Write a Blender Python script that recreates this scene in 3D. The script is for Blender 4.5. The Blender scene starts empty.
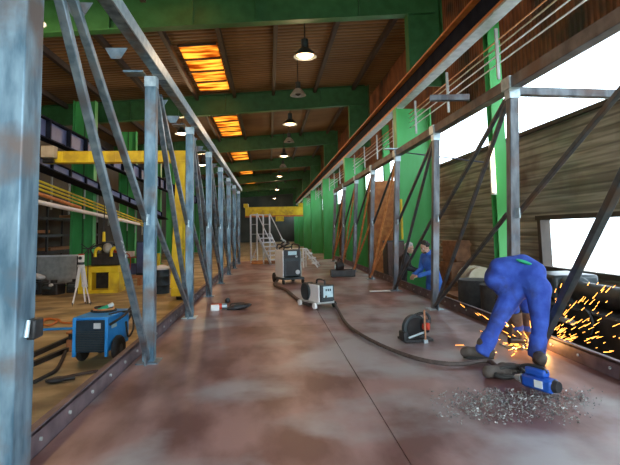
import bpy, bmesh, math, random
from mathutils import Vector as V, Matrix as M4, noise
random.seed(7)
SC = bpy.context.scene
COL = SC.collection
PI = math.pi

# ------------------------------------------------------------------ camera
F, CX, CY, EYE = 500.0, 310.0, 183.0, 2.0
yv = V(((269-CX)/F, -(231-CY)/F, 1.0))
hz = (1+(269-CX)*(200-CX)/F**2)/((231-CY)/F)
zv = V(((200-CX)/F, hz, 1.0))
yv.normalize(); zv.normalize()
xv = -yv.cross(zv)
if xv.x < 0: xv = -xv
def ray(u, v):
    d = V(((u-CX)/F, -(v-CY)/F, 1.0))
    return V((xv.dot(d), yv.dot(d), zv.dot(d)))
def at(u, v, x=None, y=None, z=None):
    d = ray(u, v)
    t = x/d.x if x is not None else (y/d.y if y is not None else (z-EYE)/d.z)
    return V((0, 0, EYE)) + d*t
cd = bpy.data.cameras.new('camera'); cam = bpy.data.objects.new('camera', cd); COL.objects.link(cam)
r_, u_, f_ = V((xv.x, yv.x, zv.x)), V((xv.y, yv.y, zv.y)), V((xv.z, yv.z, zv.z))
m = M4.Identity(4)
for i in range(3):
    m[i][0], m[i][1], m[i][2] = r_[i], u_[i], -f_[i]
m[2][3] = EYE
cam.matrix_world = m
cd.sensor_width = 36; cd.lens = 36*F/620; cd.shift_y = -(232.5-CY)/620
cd.clip_start = 0.02; cd.clip_end = 400
SC.camera = cam

# ------------------------------------------------------------------ materials
def mat(name, c, c2=None, rough=0.6, metal=0.0, scale=4.0, stretch=(1,1,1), bump=0.0, lo=0.35, hi=0.65, detail=5.0, spec=0.5, c3=None, s3=1.2):
    mt = bpy.data.materials.new(name); mt.use_nodes = True
    nt = mt.node_tree; b = nt.nodes['Principled BSDF']
    b.inputs['Roughness'].default_value = rough; b.inputs['Metallic'].default_value = metal
    b.inputs['Specular IOR Level'].default_value = spec
    b.inputs['Base Color'].default_value = (*c, 1)
    if c2 or bump:
        tc = nt.nodes.new('ShaderNodeTexCoord'); mp = nt.nodes.new('ShaderNodeMapping')
        mp.inputs['Scale'].default_value = stretch
        nz = nt.nodes.new('ShaderNodeTexNoise'); nz.inputs['Scale'].default_value = scale; nz.inputs['Detail'].default_value = detail
        nt.links.new(tc.outputs['Object'], mp.inputs['Vector']); nt.links.new(mp.outputs[0], nz.inputs['Vector'])
        if c2:
            cr = nt.nodes.new('ShaderNodeValToRGB')
            cr.color_ramp.elements[0].position = lo; cr.color_ramp.elements[1].position = hi
            cr.color_ramp.elements[0].color = (*c, 1); cr.color_ramp.elements[1].color = (*c2, 1)
            nt.links.new(nz.outputs['Fac'], cr.inputs['Fac'])
            out = cr.outputs['Color']
            if c3:
                n3 = nt.nodes.new('ShaderNodeTexNoise'); n3.inputs['Scale'].default_value = s3; n3.inputs['Detail'].default_value = 6
                nt.links.new(tc.outputs['Object'], n3.inputs['Vector'])
                r3 = nt.nodes.new('ShaderNodeValToRGB'); r3.color_ramp.elements[0].position = .5; r3.color_ramp.elements[1].position = .66
                nt.links.new(n3.outputs['Fac'], r3.inputs['Fac'])
                mx = nt.nodes.new('ShaderNodeMix'); mx.data_type = 'RGBA'
                nt.links.new(r3.outputs['Color'], mx.inputs[0]); nt.links.new(out, mx.inputs[6]); mx.inputs[7].default_value = (*c3, 1)
                out = mx.outputs[2]
            nt.links.new(out, b.inputs['Base Color'])
        if bump:
            bp = nt.nodes.new('ShaderNodeBump'); bp.inputs['Strength'].default_value = bump; bp.inputs['Distance'].default_value = 0.02
            nt.links.new(nz.outputs['Fac'], bp.inputs['Height']); nt.links.new(bp.outputs[0], b.inputs['Normal'])
    return mt
def emis(name, c, s, base=(.8,.8,.8)):
    mt = mat(name, base); b = mt.node_tree.nodes['Principled BSDF']
    b.inputs['Emission Color'].default_value = (*c, 1); b.inputs['Emission Strength'].default_value = s
    return mt
def add_wave(mt, axis='Y', scale=6.0, strength=.6, dist=.05, dark=None, profile='SIN'):
    nt = mt.node_tree; b = nt.nodes['Principled BSDF']
    tc = nt.nodes.new('ShaderNodeTexCoord'); w = nt.nodes.new('ShaderNodeTexWave')
    w.bands_direction = axis; w.wave_profile = profile; w.inputs['Scale'].default_value = scale
    nt.links.new(tc.outputs['Object'], w.inputs['Vector'])
    bp = nt.nodes.new('ShaderNodeBump'); bp.inputs['Strength'].default_value = strength; bp.inputs['Distance'].default_value = dist
    nt.links.new(w.outputs['Fac'], bp.inputs['Height']); nt.links.new(bp.outputs[0], b.inputs['Normal'])
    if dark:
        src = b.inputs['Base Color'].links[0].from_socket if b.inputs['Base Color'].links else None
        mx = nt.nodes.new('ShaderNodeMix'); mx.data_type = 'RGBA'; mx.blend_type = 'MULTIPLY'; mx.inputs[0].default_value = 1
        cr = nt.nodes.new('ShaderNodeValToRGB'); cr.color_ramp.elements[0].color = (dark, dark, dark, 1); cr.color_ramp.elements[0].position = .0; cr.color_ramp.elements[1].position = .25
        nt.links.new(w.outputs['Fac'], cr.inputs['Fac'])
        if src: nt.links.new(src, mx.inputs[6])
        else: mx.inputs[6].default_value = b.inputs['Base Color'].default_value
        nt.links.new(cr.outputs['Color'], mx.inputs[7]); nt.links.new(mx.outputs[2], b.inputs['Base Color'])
    return mt

MT = {}
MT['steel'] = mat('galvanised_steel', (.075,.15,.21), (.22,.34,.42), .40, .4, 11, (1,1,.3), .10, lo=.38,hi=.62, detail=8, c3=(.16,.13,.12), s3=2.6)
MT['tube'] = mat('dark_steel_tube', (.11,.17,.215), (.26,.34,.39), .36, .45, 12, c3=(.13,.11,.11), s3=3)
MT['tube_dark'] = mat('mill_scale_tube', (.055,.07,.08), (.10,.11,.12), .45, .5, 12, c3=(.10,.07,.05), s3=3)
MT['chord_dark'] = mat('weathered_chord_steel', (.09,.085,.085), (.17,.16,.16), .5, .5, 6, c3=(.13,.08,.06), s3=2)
MT['bright'] = mat('ground_and_lit_steel', (.34,.46,.52), (.55,.66,.70), .35, .5, 14)  # ground steel, also the painted-bright lit side of the left chord
MT['orange_warmlit'] = mat('warmlit_orange_tube', (.62,.22,.06), (.80,.38,.14), .55, .05, 8)  # orange with warm light painted in for far diagonals; also plain orange parts
MT['deck'] = mat('deck_primer', (.155,.070,.064), (.345,.205,.19), .40, .08, 2.6, (1,.45,1), .15, lo=.40, hi=.62, detail=12, c3=(.38,.355,.36), s3=.9)
MT['edge'] = mat('edge_beam_steel', (.105,.075,.085), (.20,.145,.155), .5, .3, 5)
MT['floor'] = mat('shop_floor', (.34,.265,.125), (.60,.49,.27), .6, 0, 1.3, (.5,1,1), .05, lo=.42, hi=.6, detail=10, c3=(.20,.16,.10), s3=1.0)
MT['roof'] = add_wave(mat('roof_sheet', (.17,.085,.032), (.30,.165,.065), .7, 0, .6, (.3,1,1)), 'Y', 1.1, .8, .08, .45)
MT['purlin'] = mat('dark_purlin', (.045,.035,.03), (.07,.05,.04), .6, .2)
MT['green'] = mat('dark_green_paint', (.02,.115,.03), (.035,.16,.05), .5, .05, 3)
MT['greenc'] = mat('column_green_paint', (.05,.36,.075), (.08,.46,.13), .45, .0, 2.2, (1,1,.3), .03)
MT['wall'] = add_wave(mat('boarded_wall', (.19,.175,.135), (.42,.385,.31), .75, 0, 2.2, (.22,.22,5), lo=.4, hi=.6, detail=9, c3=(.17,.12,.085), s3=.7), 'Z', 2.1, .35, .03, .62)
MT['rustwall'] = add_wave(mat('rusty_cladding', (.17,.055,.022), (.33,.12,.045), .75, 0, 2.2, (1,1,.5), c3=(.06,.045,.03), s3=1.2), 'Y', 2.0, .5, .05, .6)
MT['darkwall'] = mat('sooty_wall', (.05,.042,.035), (.095,.08,.06), .8, 0, .7)
MT['endwall'] = mat('far_wall', (.06,.075,.065), (.11,.12,.10), .8, 0, .4)
MT['girder'] = mat('girder_navy', (.006,.009,.022), (.014,.02,.036), .9, 0, 3, spec=.1)
MT['girder_blue'] = mat('girder_slate_blue', (.07,.10,.24), (.11,.15,.32), .55, .05, 3)
MT['orange'] = mat('orange_primer', (.55,.15,.03), (.70,.26,.06), .55, .0, 4)
MT['greyl'] = mat('pale_grey_steel', (.36,.38,.37), (.50,.52,.50), .5, .2, 6)
MT['yellow'] = mat('crane_yellow', (.82,.62,.015), (.92,.74,.03), .5, 0, 3, c3=(.6,.42,.03), s3=2)
MT['white'] = mat('white_paint', (.86,.87,.87), (.92,.93,.93), .45, 0, 5)
MT['alu'] = mat('aluminium', (.70,.73,.75), (.82,.84,.85), .4, .15, 8)
MT['black'] = mat('black_plastic', (.018,.019,.021), (.03,.03,.032), .45)
MT['rubber'] = mat('black_rubber', (.022,.021,.02), (.04,.038,.035), .75, 0, 12)
MT['hose'] = mat('brown_hose', (.06,.045,.04), (.10,.075,.065), .65, 0, 20)
MT['charcoal'] = mat('charcoal_enamel', (.03,.045,.05), (.05,.065,.072), .4, .1, 6)
MT['blue'] = mat('machine_blue', (.02,.30,.80), (.04,.38,.90), .42, 0, 4)
MT['blued'] = mat('tool_blue', (.01,.07,.40), (.02,.11,.50), .42, 0, 6)
MT['bluegrille'] = mat('grille_navy', (.014,.035,.055), (.03,.055,.08), .5, .2, 8)
MT['label'] = mat('pale_label', (.72,.76,.76))
MT['labelblue'] = mat('pale_blue_label', (.42,.60,.66), (.55,.72,.76), .4, 0, 18)
MT['red'] = mat('tool_red', (.52,.04,.02), (.62,.07,.03), .45)
MT['copper'] = mat('copper_rod', (.55,.26,.14), (.66,.36,.22), .4, .6)
MT['paper'] = mat('white_paper', (.80,.80,.78))
MT['rust'] = mat('rusty_metal', (.38,.13,.045), (.58,.25,.09), .75, .05, 6, bump=.2)
MT['beige'] = mat('beige_sack', (.48,.42,.29), (.58,.52,.38), .8, 0, 5)
MT['darkmetal'] = mat('oily_dark_metal', (.022,.024,.026), (.05,.05,.05), .45, .4, 5)
MT['wood'] = mat('worn_wood', (.30,.13,.05), (.42,.20,.08), .7, 0, 4, (1,6,6))
MT['cover'] = mat('blue_workwear', (.022,.06,.36), (.045,.11,.50), .85, 0, 9, bump=.9, c3=(.03,.045,.17), s3=5)
MT['jacket'] = mat('blue_jacket', (.035,.13,.52), (.05,.18,.62), .8, 0, 6, bump=.3)
MT['coat'] = mat('black_coat', (.022,.022,.026), (.04,.04,.045), .8, 0, 6, bump=.3)
MT['skin'] = mat('skin', (.50,.29,.20), (.56,.33,.24), .55, 0, 6)
MT['hair'] = mat('dark_hair', (.018,.014,.012), (.04,.03,.025), .6, 0, 60, bump=.6)
MT['greyhair'] = mat('grey_hair', (.38,.37,.36), (.55,.54,.52), .7, 0, 60, bump=.5)
MT['boot'] = mat('worn_leather_boot', (.05,.04,.033), (.10,.08,.065), .7, 0, 10, bump=.2)
MT['glove'] = mat('work_glove', (.09,.06,.04), (.16,.11,.08), .85, 0, 14, bump=.3)
MT['greentag'] = mat('green_shirt', (.02,.36,.16), (.03,.42,.2), .8)
MT['eye'] = mat('eye_white', (.75,.74,.72)); MT['iris'] = mat('iris_dark', (.03,.02,.015), None, .2)
MT['swarf'] = mat('metal_swarf', (.10,.10,.10), (.45,.47,.45), .4, .7, 30)
MT['spark'] = emis('hot_spark', (1,.36,.06), 9.0, (.2,.05,.0))
MT['sparkhot'] = emis('white_hot_spark', (1,.62,.22), 26.0, (.2,.05,.0))
MT['lampglow'] = emis('lamp_bulb', (1,.50,.22), 7.0)
MT['tubeglow'] = emis('fluorescent_tube', (1,.95,.55), 3.0)
MT['browncab'] = mat('brown_cabinet', (.07,.035,.025), (.11,.055,.04), .5)
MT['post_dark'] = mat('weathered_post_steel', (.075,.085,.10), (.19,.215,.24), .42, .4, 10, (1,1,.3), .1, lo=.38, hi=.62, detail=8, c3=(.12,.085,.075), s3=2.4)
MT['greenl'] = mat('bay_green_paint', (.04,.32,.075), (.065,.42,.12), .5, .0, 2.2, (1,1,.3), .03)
MT['crate'] = mat('stained_crate', (.17,.075,.035), (.30,.145,.07), .75, 0, 6, bump=.2)
MT['chalk'] = mat('chalk', (.75,.78,.78))
# amber translucent sheet
def sheet(name, c, c2, trans, tr):
    mt = bpy.data.materials.new(name); mt.use_nodes = True; nt = mt.node_tree; nt.nodes.clear()
    o = nt.nodes.new('ShaderNodeOutputMaterial'); a = nt.nodes.new('ShaderNodeBsdfTranslucent'); t = nt.nodes.new('ShaderNodeBsdfTransparent')
    mx = nt.nodes.new('ShaderNodeMixShader'); mx.inputs[0].default_value = trans
    tc = nt.nodes.new('ShaderNodeTexCoord'); mp = nt.nodes.new('ShaderNodeMapping'); mp.inputs['Scale'].default_value = (.5,2.2,1)
    nz = nt.nodes.new('ShaderNodeTexNoise'); nz.inputs['Scale'].default_value = 1.6; nz.inputs['Detail'].default_value = 5
    cr = nt.nodes.new('ShaderNodeValToRGB'); cr.color_ramp.elements[0].position = .40; cr.color_ramp.elements[1].position = .56
    cr.color_ramp.elements[0].color = (*c2, 1); cr.color_ramp.elements[1].color = (*c, 1)
    nt.links.new(tc.outputs['Object'], mp.inputs[0]); nt.links.new(mp.outputs[0], nz.inputs['Vector']); nt.links.new(nz.outputs['Fac'], cr.inputs[0])
    nt.links.new(cr.outputs[0], a.inputs[0]); t.inputs[0].default_value = (*tr, 1)
    nt.links.new(a.outputs[0], mx.inputs[1]); nt.links.new(t.outputs[0], mx.inputs[2]); nt.links.new(mx.outputs[0], o.inputs[0])
    return mt
MT['amber'] = sheet('amber_rooflight', (.74,.40,.11), (.24,.065,.008), .015, (1,.6,.2))
MT['glass'] = sheet('milky_glazing', (.92,.95,.97), (.85,.90,.93), .8, (.95,.97,1))

# ------------------------------------------------------------------ mesh builder
class MB:
    def __init__(s): s.bm = bmesh.new()
    def _xf(s, vs, mtx):
        for v in vs: v.co = mtx @ v.co
    def box(s, c, size, rz=0, rx=0, ry=0):
        g = bmesh.ops.create_cube(s.bm, size=1.0)['verts']
        mt = M4.Translation(V(c)) @ M4.Rotation(rz,4,'Z') @ M4.Rotation(ry,4,'Y') @ M4.Rotation(rx,4,'X') @ M4.Diagonal((*size,1))
        s._xf(g, mt); return s
    def bar(s, p, q, w, h=None, up=V((0,0,1))):
        p, q = V(p), V(q); h = h or w; d = q-p; L = d.length; d = d/L
        if abs(d.dot(up)) > .98: up = V((0,1,0))
        x = d.cross(up).normalized(); z = x.cross(d)
        g = bmesh.ops.create_cube(s.bm, size=1.0)['verts']
        mt = M4(((x.x,d.x,z.x,(p.x+q.x)/2),(x.y,d.y,z.y,(p.y+q.y)/2),(x.z,d.z,z.z,(p.z+q.z)/2),(0,0,0,1))) @ M4.Diagonal((w,L,h,1))
        s._xf(g, mt); return s
    def cyl(s, p, q, r0, r1=None, n=16):
        p, q = V(p), V(q); d = q-p; r1 = r0 if r1 is None else r1
        g = bmesh.ops.create_cone(s.bm, cap_ends=True, segments=n, radius1=r0, radius2=r1, depth=d.length)['verts']
        s._xf(g, M4.Translation((p+q)/2) @ d.to_track_quat('Z','Y').to_matrix().to_4x4()); return s
    def ball(s, c, r, mtx=None, n=14):
        r = (r,r,r) if isinstance(r, (int,float)) else r
        g = bmesh.ops.create_uvsphere(s.bm, u_segments=n, v_segments=max(6, n*2//3), radius=1.0)['verts']
        s._xf(g, M4.Translation(V(c)) @ (mtx or M4.Identity(4)) @ M4.Diagonal((*r,1))); return s
    def cap(s, p, q, r0, r1, n=12):
        s.cyl(p, q, r0, r1, n); s.ball(p, r0, n=n); s.ball(q, r1, n=n); return s
    def tube(s, pts, r, n=8, smooth=True, close=False):
        pts = [V(p) for p in pts]
        if smooth and len(pts) > 2:
            o = []
            for i in range(len(pts)-1):
                p0 = pts[max(i-1,0)]; p1 = pts[i]; p2 = pts[i+1]; p3 = pts[min(i+2,len(pts)-1)]
                for k in range(6):
                    t = k/6
                    o.append(.5*((2*p1)+(-p0+p2)*t+(2*p0-5*p1+4*p2-p3)*t*t+(-p0+3*p1-3*p2+p3)*t**3))
            o.append(pts[-1]); pts = o
        rings = []; N = len(pts)
        up = V((0,0,1))
        for i, p in enumerate(pts):
            d = (pts[min(i+1,N-1)]-pts[max(i-1,0)]).normalized()
            if abs(d.dot(up)) > .95: up = V((0,1,0)) if abs(d.y) < .9 else V((1,0,0))
            a = d.cross(up).normalized(); b = a.cross(d); up = b
            rings.append([s.bm.verts.new(p+a*r*math.cos(2*PI*k/n)+b*r*math.sin(2*PI*k/n)) for k in range(n)])
        for i in range(N-1):
            for k in range(n):
                s.bm.faces.new((rings[i][k], rings[i][(k+1)%n], rings[i+1][(k+1)%n], rings[i+1][k]))
        s.bm.faces.new(rings[0][::-1]); s.bm.faces.new(rings[-1]); return s
    def prism(s, poly, t, mtx):
        a = [s.bm.verts.new(mtx @ V((x,y,-t/2))) for x,y in poly]; b = [s.bm.verts.new(mtx @ V((x,y,t/2))) for x,y in poly]
        n = len(poly); s.bm.faces.new(a[::-1]); s.bm.faces.new(b)
        for i in range(n): s.bm.faces.new((a[i],a[(i+1)%n],b[(i+1)%n],b[i]))
        return s
    def lathe(s, prof, mtx, n=24):
        rings = [[s.bm.verts.new(mtx @ V((r*math.cos(2*PI*k/n), r*math.sin(2*PI*k/n), z))) for k in range(n)] for r, z in prof]
        for i in range(len(rings)-1):
            for k in range(n): s.bm.faces.new((rings[i][k],rings[i][(k+1)%n],rings[i+1][(k+1)%n],rings[i+1][k]))
        s.bm.faces.new(rings[0][::-1]); s.bm.faces.new(rings[-1]); return s
    def build(s, name, mt, parent=None, off=None, bevel=0, remesh=0, smooth=True, sm_it=4):
        if off is not None:
            o = V(off)
            for v in s.bm.verts: v.co -= o
        bmesh.ops.recalc_face_normals(s.bm, faces=s.bm.faces[:])
        me = bpy.data.meshes.new(name); s.bm.to_mesh(me); s.bm.free()
        if smooth or remesh:
            for p in me.polygons: p.use_smooth = True
            if not remesh: me.set_sharp_from_angle(angle=math.radians(38))
        me.materials.append(MT[mt] if isinstance(mt,str) else mt)
        ob = bpy.data.objects.new(name, me); COL.objects.link(ob)
        if parent is not None: ob.parent = parent
        if bevel:
            b = ob.modifiers.new('bevel','BEVEL'); b.width = bevel; b.segments = 2; b.limit_method = 'ANGLE'; b.harden_normals = False
        if remesh:
            r = ob.modifiers.new('remesh','REMESH'); r.mode = 'VOXEL'; r.voxel_size = remesh; r.use_smooth_shade = True
            w = ob.modifiers.new('smooth','SMOOTH'); w.iterations = sm_it; w.factor = .5
        return ob
def tag(o, label, cat, group=None, kind=None):
    o['label'] = label; o['category'] = cat
    if group: o['group'] = group
    if kind: o['kind'] = kind
    return o
def thing(name, label, cat, loc=(0,0,0), rz=0, group=None, kind=None):
    o = bpy.data.objects.new(name, None); COL.objects.link(o); o.empty_display_size = .1
    o.location = loc; o.rotation_euler = (0,0,rz)
    return tag(o, label, cat, group, kind)
def copy_tree(o, loc, label, rz=None):
    def rec(a, par):
        c = a.copy(); COL.objects.link(c); c.parent = par
        for ch in a.children: rec(ch, c)
        return c
    c = rec(o, None); c.location = loc; c['label'] = label
    if rz is not None: c.rotation_euler = (0,0,rz)
    return c
def struct(name, mb, mt, parent=None):
    o = mb.build(name, mt, parent)
    if parent is None: o['kind'] = 'structure'
    return o
ORD = ['first','second','third','fourth','fifth','sixth','seventh','eighth','ninth','tenth','eleventh','twelfth']

# ------------------------------------------------------------------ building shell
XR, XL, Y0, Y1 = 5.5, -10.5, -4.0, 92.0
def roofz(x): return 8.62 + .069*(x+1.3)
struct('floor', MB().box((-2.5,38,-.1),(34,130,.2)), 'floor')
SKY = [(6.5,12.6),(17.2,23.0),(28.0,34.1),(39.5,45.8),(51.0,57.3),(62.5,68.8)]
SX0, SX1 = -3.1, -1.75
cb = MB()
def roofstrip(mb, x0, x1, y0, y1): mb.bar((x0,(y0+y1)/2,roofz(x0)+.06),(x1,(y0+y1)/2,roofz(x1)+.06), y1-y0, .08)
roofstrip(cb, XL-.4, SX0, Y0, Y1); roofstrip(cb, SX1, XR+.5, Y0, Y1)
yy = Y0
for a, b in SKY: roofstrip(cb, SX0, SX1, yy, a); yy = b
roofstrip(cb, SX0, SX1, yy, Y1)
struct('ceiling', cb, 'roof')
for i, x in enumerate((-9.3,-7.3,-5.3,-3.32,-1.55,.3,2.3,4.2)):
    struct('trim_%d' % (i+1), MB().box((x,44,roofz(x)-.12),(.14,96,.22)), 'purlin')
struct('wall_left', MB().box((XL-.1,44,4.2),(.2,96,8.6)), 'darkwall')
struct('wall_back', MB().box((-2.5,Y1+.1,4.5),(17,.2,9.4)), 'endwall')
wf=MB().box((-7.1,Y0-.1,4.2),(7.4,.2,8.6)).box((1.2,Y0-.1,7.7),(9.2,.2,2.9))  # unseen end wall, added to cut daylight coming from behind the camera
struct('wall_front_baffle', wf, 'darkwall')
# right wall: boards up to the sill of the long glazing, cladding above, a window near the camera
WZ0, WZ1 = 3.96, 5.25
wy0, wy1, wz0, wz1 = -2.0, 9.75, 1.15, 2.15
wb = MB()
wb.box((XR+.1,(Y0+wy0)/2,WZ0/2),(.2,wy0-Y0,WZ0)); wb.box((XR+.1,(wy1+20)/2,WZ0/2),(.2,20-wy1,WZ0))
wb.box((XR+.1,(wy0+wy1)/2,wz0/2),(.2,wy1-wy0,wz0)); wb.box((XR+.1,(wy0+wy1)/2,(wz1+WZ0)/2),(.2,wy1-wy0,WZ0-wz1))
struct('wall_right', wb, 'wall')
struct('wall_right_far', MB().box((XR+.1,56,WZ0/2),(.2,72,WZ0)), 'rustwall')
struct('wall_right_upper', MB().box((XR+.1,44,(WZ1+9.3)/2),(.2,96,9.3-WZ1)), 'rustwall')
w1 = MB().box((XR+.14,44,(WZ0+WZ1)/2),(.02,96,WZ1-WZ0)).build('window_1','glass'); w1['kind'] = 'structure'
w2 = MB().box((XR+.14,(wy0+wy1)/2,(wz0+wz1)/2),(.02,wy1-wy0,wz1-wz0)).build('window_2','glass'); w2['kind'] = 'structure'
fb = MB()
for z in (wz0,wz1): fb.box((XR-.02,(wy0+wy1)/2,z),(.1,wy1-wy0+.2,.09))
for y in (wy0,wy1): fb.box((XR+.03,y-.03,(wz0+wz1)/2),(.2,.12,wz1-wz0))
struct('window_2_frame', fb, 'purlin', w2)
sb = MB().box((XR-.02,44,WZ0),(.12,96,.08)).box((XR-.02,44,WZ1),(.12,96,.08))
struct('window_1_frame', sb, 'purlin', w1)

# rooflights
for i, (a, b) in enumerate(SKY):
    t = thing('rooflight', 'amber rooflight, %s from the camera in the row along the roof' % ORD[i], 'skylight', ((SX0+SX1)/2,(a+b)/2,roofz(-2.4)), 0, 'amber rooflights')
    mb = MB(); roofstrip(mb, SX0+.004, SX1-.004, a+.004, b-.004)
    for v in mb.bm.verts: v.co.z += .0
    mb.build('glazing_sheet','amber',t,off=t.location)
    n = 4
    for k in range(n+1):
        y = a+(b-a)*k/n; MB().bar((SX0,y,roofz(SX0)),(SX1,y,roofz(SX1)),.07,.1).build('glazing_bar','purlin',t,off=t.location)

# roof frames: green portal beams with stiffeners and the column each one sits on
FR = [13.4,23.7,34.8,46.5,58.0,69.5,81.0]
for i, y in enumerate(FR):
    t = thing('roof_frame', 'green steel roof frame spanning the hall, %s from the camera' % ORD[i], 'roof beam', (3.95,y,0), 0, 'green roof frames', 'thing')
    x0, x1, D = XL, 4.75, .95
    g = lambda x: roofz(x)-.02
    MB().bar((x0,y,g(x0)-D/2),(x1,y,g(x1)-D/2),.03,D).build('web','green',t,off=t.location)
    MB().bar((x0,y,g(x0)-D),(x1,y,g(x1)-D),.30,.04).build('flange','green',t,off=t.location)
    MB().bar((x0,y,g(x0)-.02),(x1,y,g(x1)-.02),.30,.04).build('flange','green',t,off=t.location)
    for x in (-8.6,-6.4,-4.2,-2.0,-.3,2.6):
        MB().box((x,y,g(x)-D/2),(.03,.28,D-.05)).build('stiffener','green',t,off=t.location)
    c = MB().box((4.45,y,(5.95+g(4.4))/2),(.9,.04,g(4.4)-5.95)); c.box((3.97,y,(5.95+g(4)-D)/2),(.04,.34,g(4)-D-5.95)).box((4.93,y,(5.95+g(4.9))/2),(.04,.34,g(4.9)-5.95))
    c.build('upper_column','green',t,off=t.location)
# crane columns along the right wall
CYS = [13.9+9.8*k for k in range(7)]
for i, y in enumerate(CYS):
    t = thing('crane_column', 'broad green column under the right crane rail, %s from the camera' % ORD[i], 'column', (4.15,y,0), 0, 'green columns along the right wall', 'thing')
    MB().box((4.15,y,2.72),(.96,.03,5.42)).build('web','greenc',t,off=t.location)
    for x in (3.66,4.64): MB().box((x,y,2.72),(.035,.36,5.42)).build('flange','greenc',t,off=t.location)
    MB().box((4.15,y,.02),(1.2,.5,.04)).build('base_plate','greenc',t,off=t.location)
for i,y in enumerate([9.05+9.8*k for k in range(5)]):
    x = 4.33 if i == 0 else 4.55
    t = thing('wall_post', 'slim green post between the broad columns, %s from the camera%s' % (ORD[i], ', with a fluorescent tube' if i == 0 else ''), 'column', (x,y,0), 0, 'slim green posts', 'thing')
    MB().box((x,y,3.0),(.03,.2,6.0)).build('web','greenc',t,off=t.location)
    for dy in (-.1,.1): MB().box((x,y+dy,3.0),(.24,.02,6.0)).build('flange','greenc',t,off=t.location)
    MB().box((x,y,.02),(.4,.4,.04)).build('base_plate','greenc',t,off=t.location)
t = thing('fluorescent_light', 'lit fluorescent tube mounted upright on the slim green post', 'lamp', (4.17,8.92,2.6))
MB().box((4.17,8.95,3.08),(.10,.05,.98)).build('housing','white',t,off=t.location,bevel=.01)
MB().cyl((4.16,8.9,2.62),(4.16,8.9,3.54),.035).build('tube','tubeglow',t,off=t.location)
for z in (2.6,3.56): MB().cyl((4.16,8.9,z-.02),(4.16,8.9,z+.02),.042).build('end_cap','white',t,off=t.location)

# crane rail girder on the right
gy0, gy1 = -3.0, 68.0; gm = (gy0+gy1)/2; gl = gy1-gy0
t = thing('crane_runway_girder', 'long navy and orange crane rail girder carried on the broad green columns', 'girder', (3.74,gm,5.45))
MB().box((3.745,gm,5.72),(.03,gl,.44)).build('web','girder',t,off=t.location)
MB().box((3.80,gm,5.475),(.24,gl,.045)).build('bottom_flange','greyl',t,off=t.location)
MB().box((3.72,gm,5.955),(.24,gl,.04)).build('top_flange','orange',t,off=t.location)
MB().box((3.72,gm,6.0),(.07,gl,.06)).build('rail','orange_warmlit',t,off=t.location)
MB().box((3.69,gm,5.515),(.03,gl,.05)).build('edge_strip','orange',t,off=t.location)
t = thing('busbar_line', 'bare power rails hung on bars under the right crane girder', 'power rail', (4.0,gm,4.6))
for k,(x,z,mm) in enumerate(((4.08,5.28,'orange_warmlit'),(4.08,5.16,'beige'),(4.08,5.02,'white'),(4.08,4.86,'white'))):
    MB().tube([(x,gy0,z),(x,gy1,z)],.014,6).build('conductor',mm,t,off=t.location)
for k in range(22):
    y = 8.2+2.45*k
    MB().bar((4.02,y,5.46),(4.02,y,4.55),.05,.04).build('hanger','greyl',t,off=t.location)

# overhead crane far down the hall
t = thing('overhead_crane', 'yellow overhead crane bridge far down the right hall', 'crane', (.9,56,5.6))
z0 = at(285,212,y=56).z
MB().bar((-2.6,56,z0+.1),(5.2,56,z0+.1),.5,1.0).build('bridge_beam','yellow',t,off=t.location,bevel=.02)
MB().bar((-2.6,55.7,z0-.45),(5.2,55.7,z0-.45),.3,.16).build('lower_flange','orange',t,off=t.location)
MB().box((1.2,55.6,z0-.75),(.9,.7,.55)).build('hoist','yellow',t,off=t.location,bevel=.03)
for x in (-2.5,3.6): MB().box((x,56,z0+.75),(.5,1.6,.4)).build('end_carriage','yellow',t,off=t.location,bevel=.02)

# semi gantry crane in the left bay
gy = 15.9
t = thing('gantry_crane', 'yellow gantry crane straddling the left bay on a tapered leg', 'crane', (-2.7,gy,0))
MB().bar((-6.85,gy,4.39),(-2.3,gy,4.38),.34,.36).build('bridge_beam','yellow',t,off=t.location,bevel=.015)
for x in (-6.3,-5.5,-4.7,-3.9,-3.1): MB().box((x,gy-.18,4.39),(.04,.03,.34)).build('stiffener','yellow',t,off=t.location)
def taper(mb, p0, w0, d0, p1, w1, d1):
    a=[mb.bm.verts.new(V(p0)+V((sx*w0/2,sy*d0/2,0))) for sx,sy in ((-1,-1),(1,-1),(1,1),(-1,1))]
    b=[mb.bm.verts.new(V(p1)+V((sx*w1/2,sy*d1/2,0))) for sx,sy in ((-1,-1),(1,-1),(1,1),(-1,1))]
    mb.bm.faces.new(a[::-1]); mb.bm.faces.new(b)
    for i in range(4): mb.bm.faces.new((a[i],a[(i+1)%4],b[(i+1)%4],b[i]))
    return mb
taper(MB(), (-2.86,gy-.1,.34), .30,.30, (-2.72,gy,4.2), .26,.3).build('leg','yellow',t,off=t.location,bevel=.01)
taper(MB(), (-2.54,gy+.35,.34), .26,.26, (-2.55,gy,4.2), .24,.3).build('leg','yellow',t,off=t.location,bevel=.01)
MB().box((-2.68,gy+.1,.24),(.5,1.3,.24)).build('end_carriage','yellow',t,off=t.location,bevel=.03)
for dy in (-.35,.55): MB().cyl((-2.78,gy+dy,.13),(-2.58,gy+dy,.13),.13).build('wheel','darkmetal',t,off=t.location)
for k in range(5): MB().bar((-2.84+.05*k,gy-.1,.9+.62*k),(-2.56,gy+.3-.06*k,.9+.62*k),.05,.05).build('brace','yellow',t,off=t.location)
t = thing('hoist_trolley', 'pale boxy hoist trolley at the outer end of the yellow gantry beam', 'hoist', (-6.60,gy-.2,4.4))
MB().box((-6.60,gy-.33,4.51),(.38,.3,.36)).build('housing','beige',t,off=t.location,bevel=.02)
MB().box((-6.60,gy-.16,4.66),(.3,.1,.08)).build('bracket','darkmetal',t,off=t.location)
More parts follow.
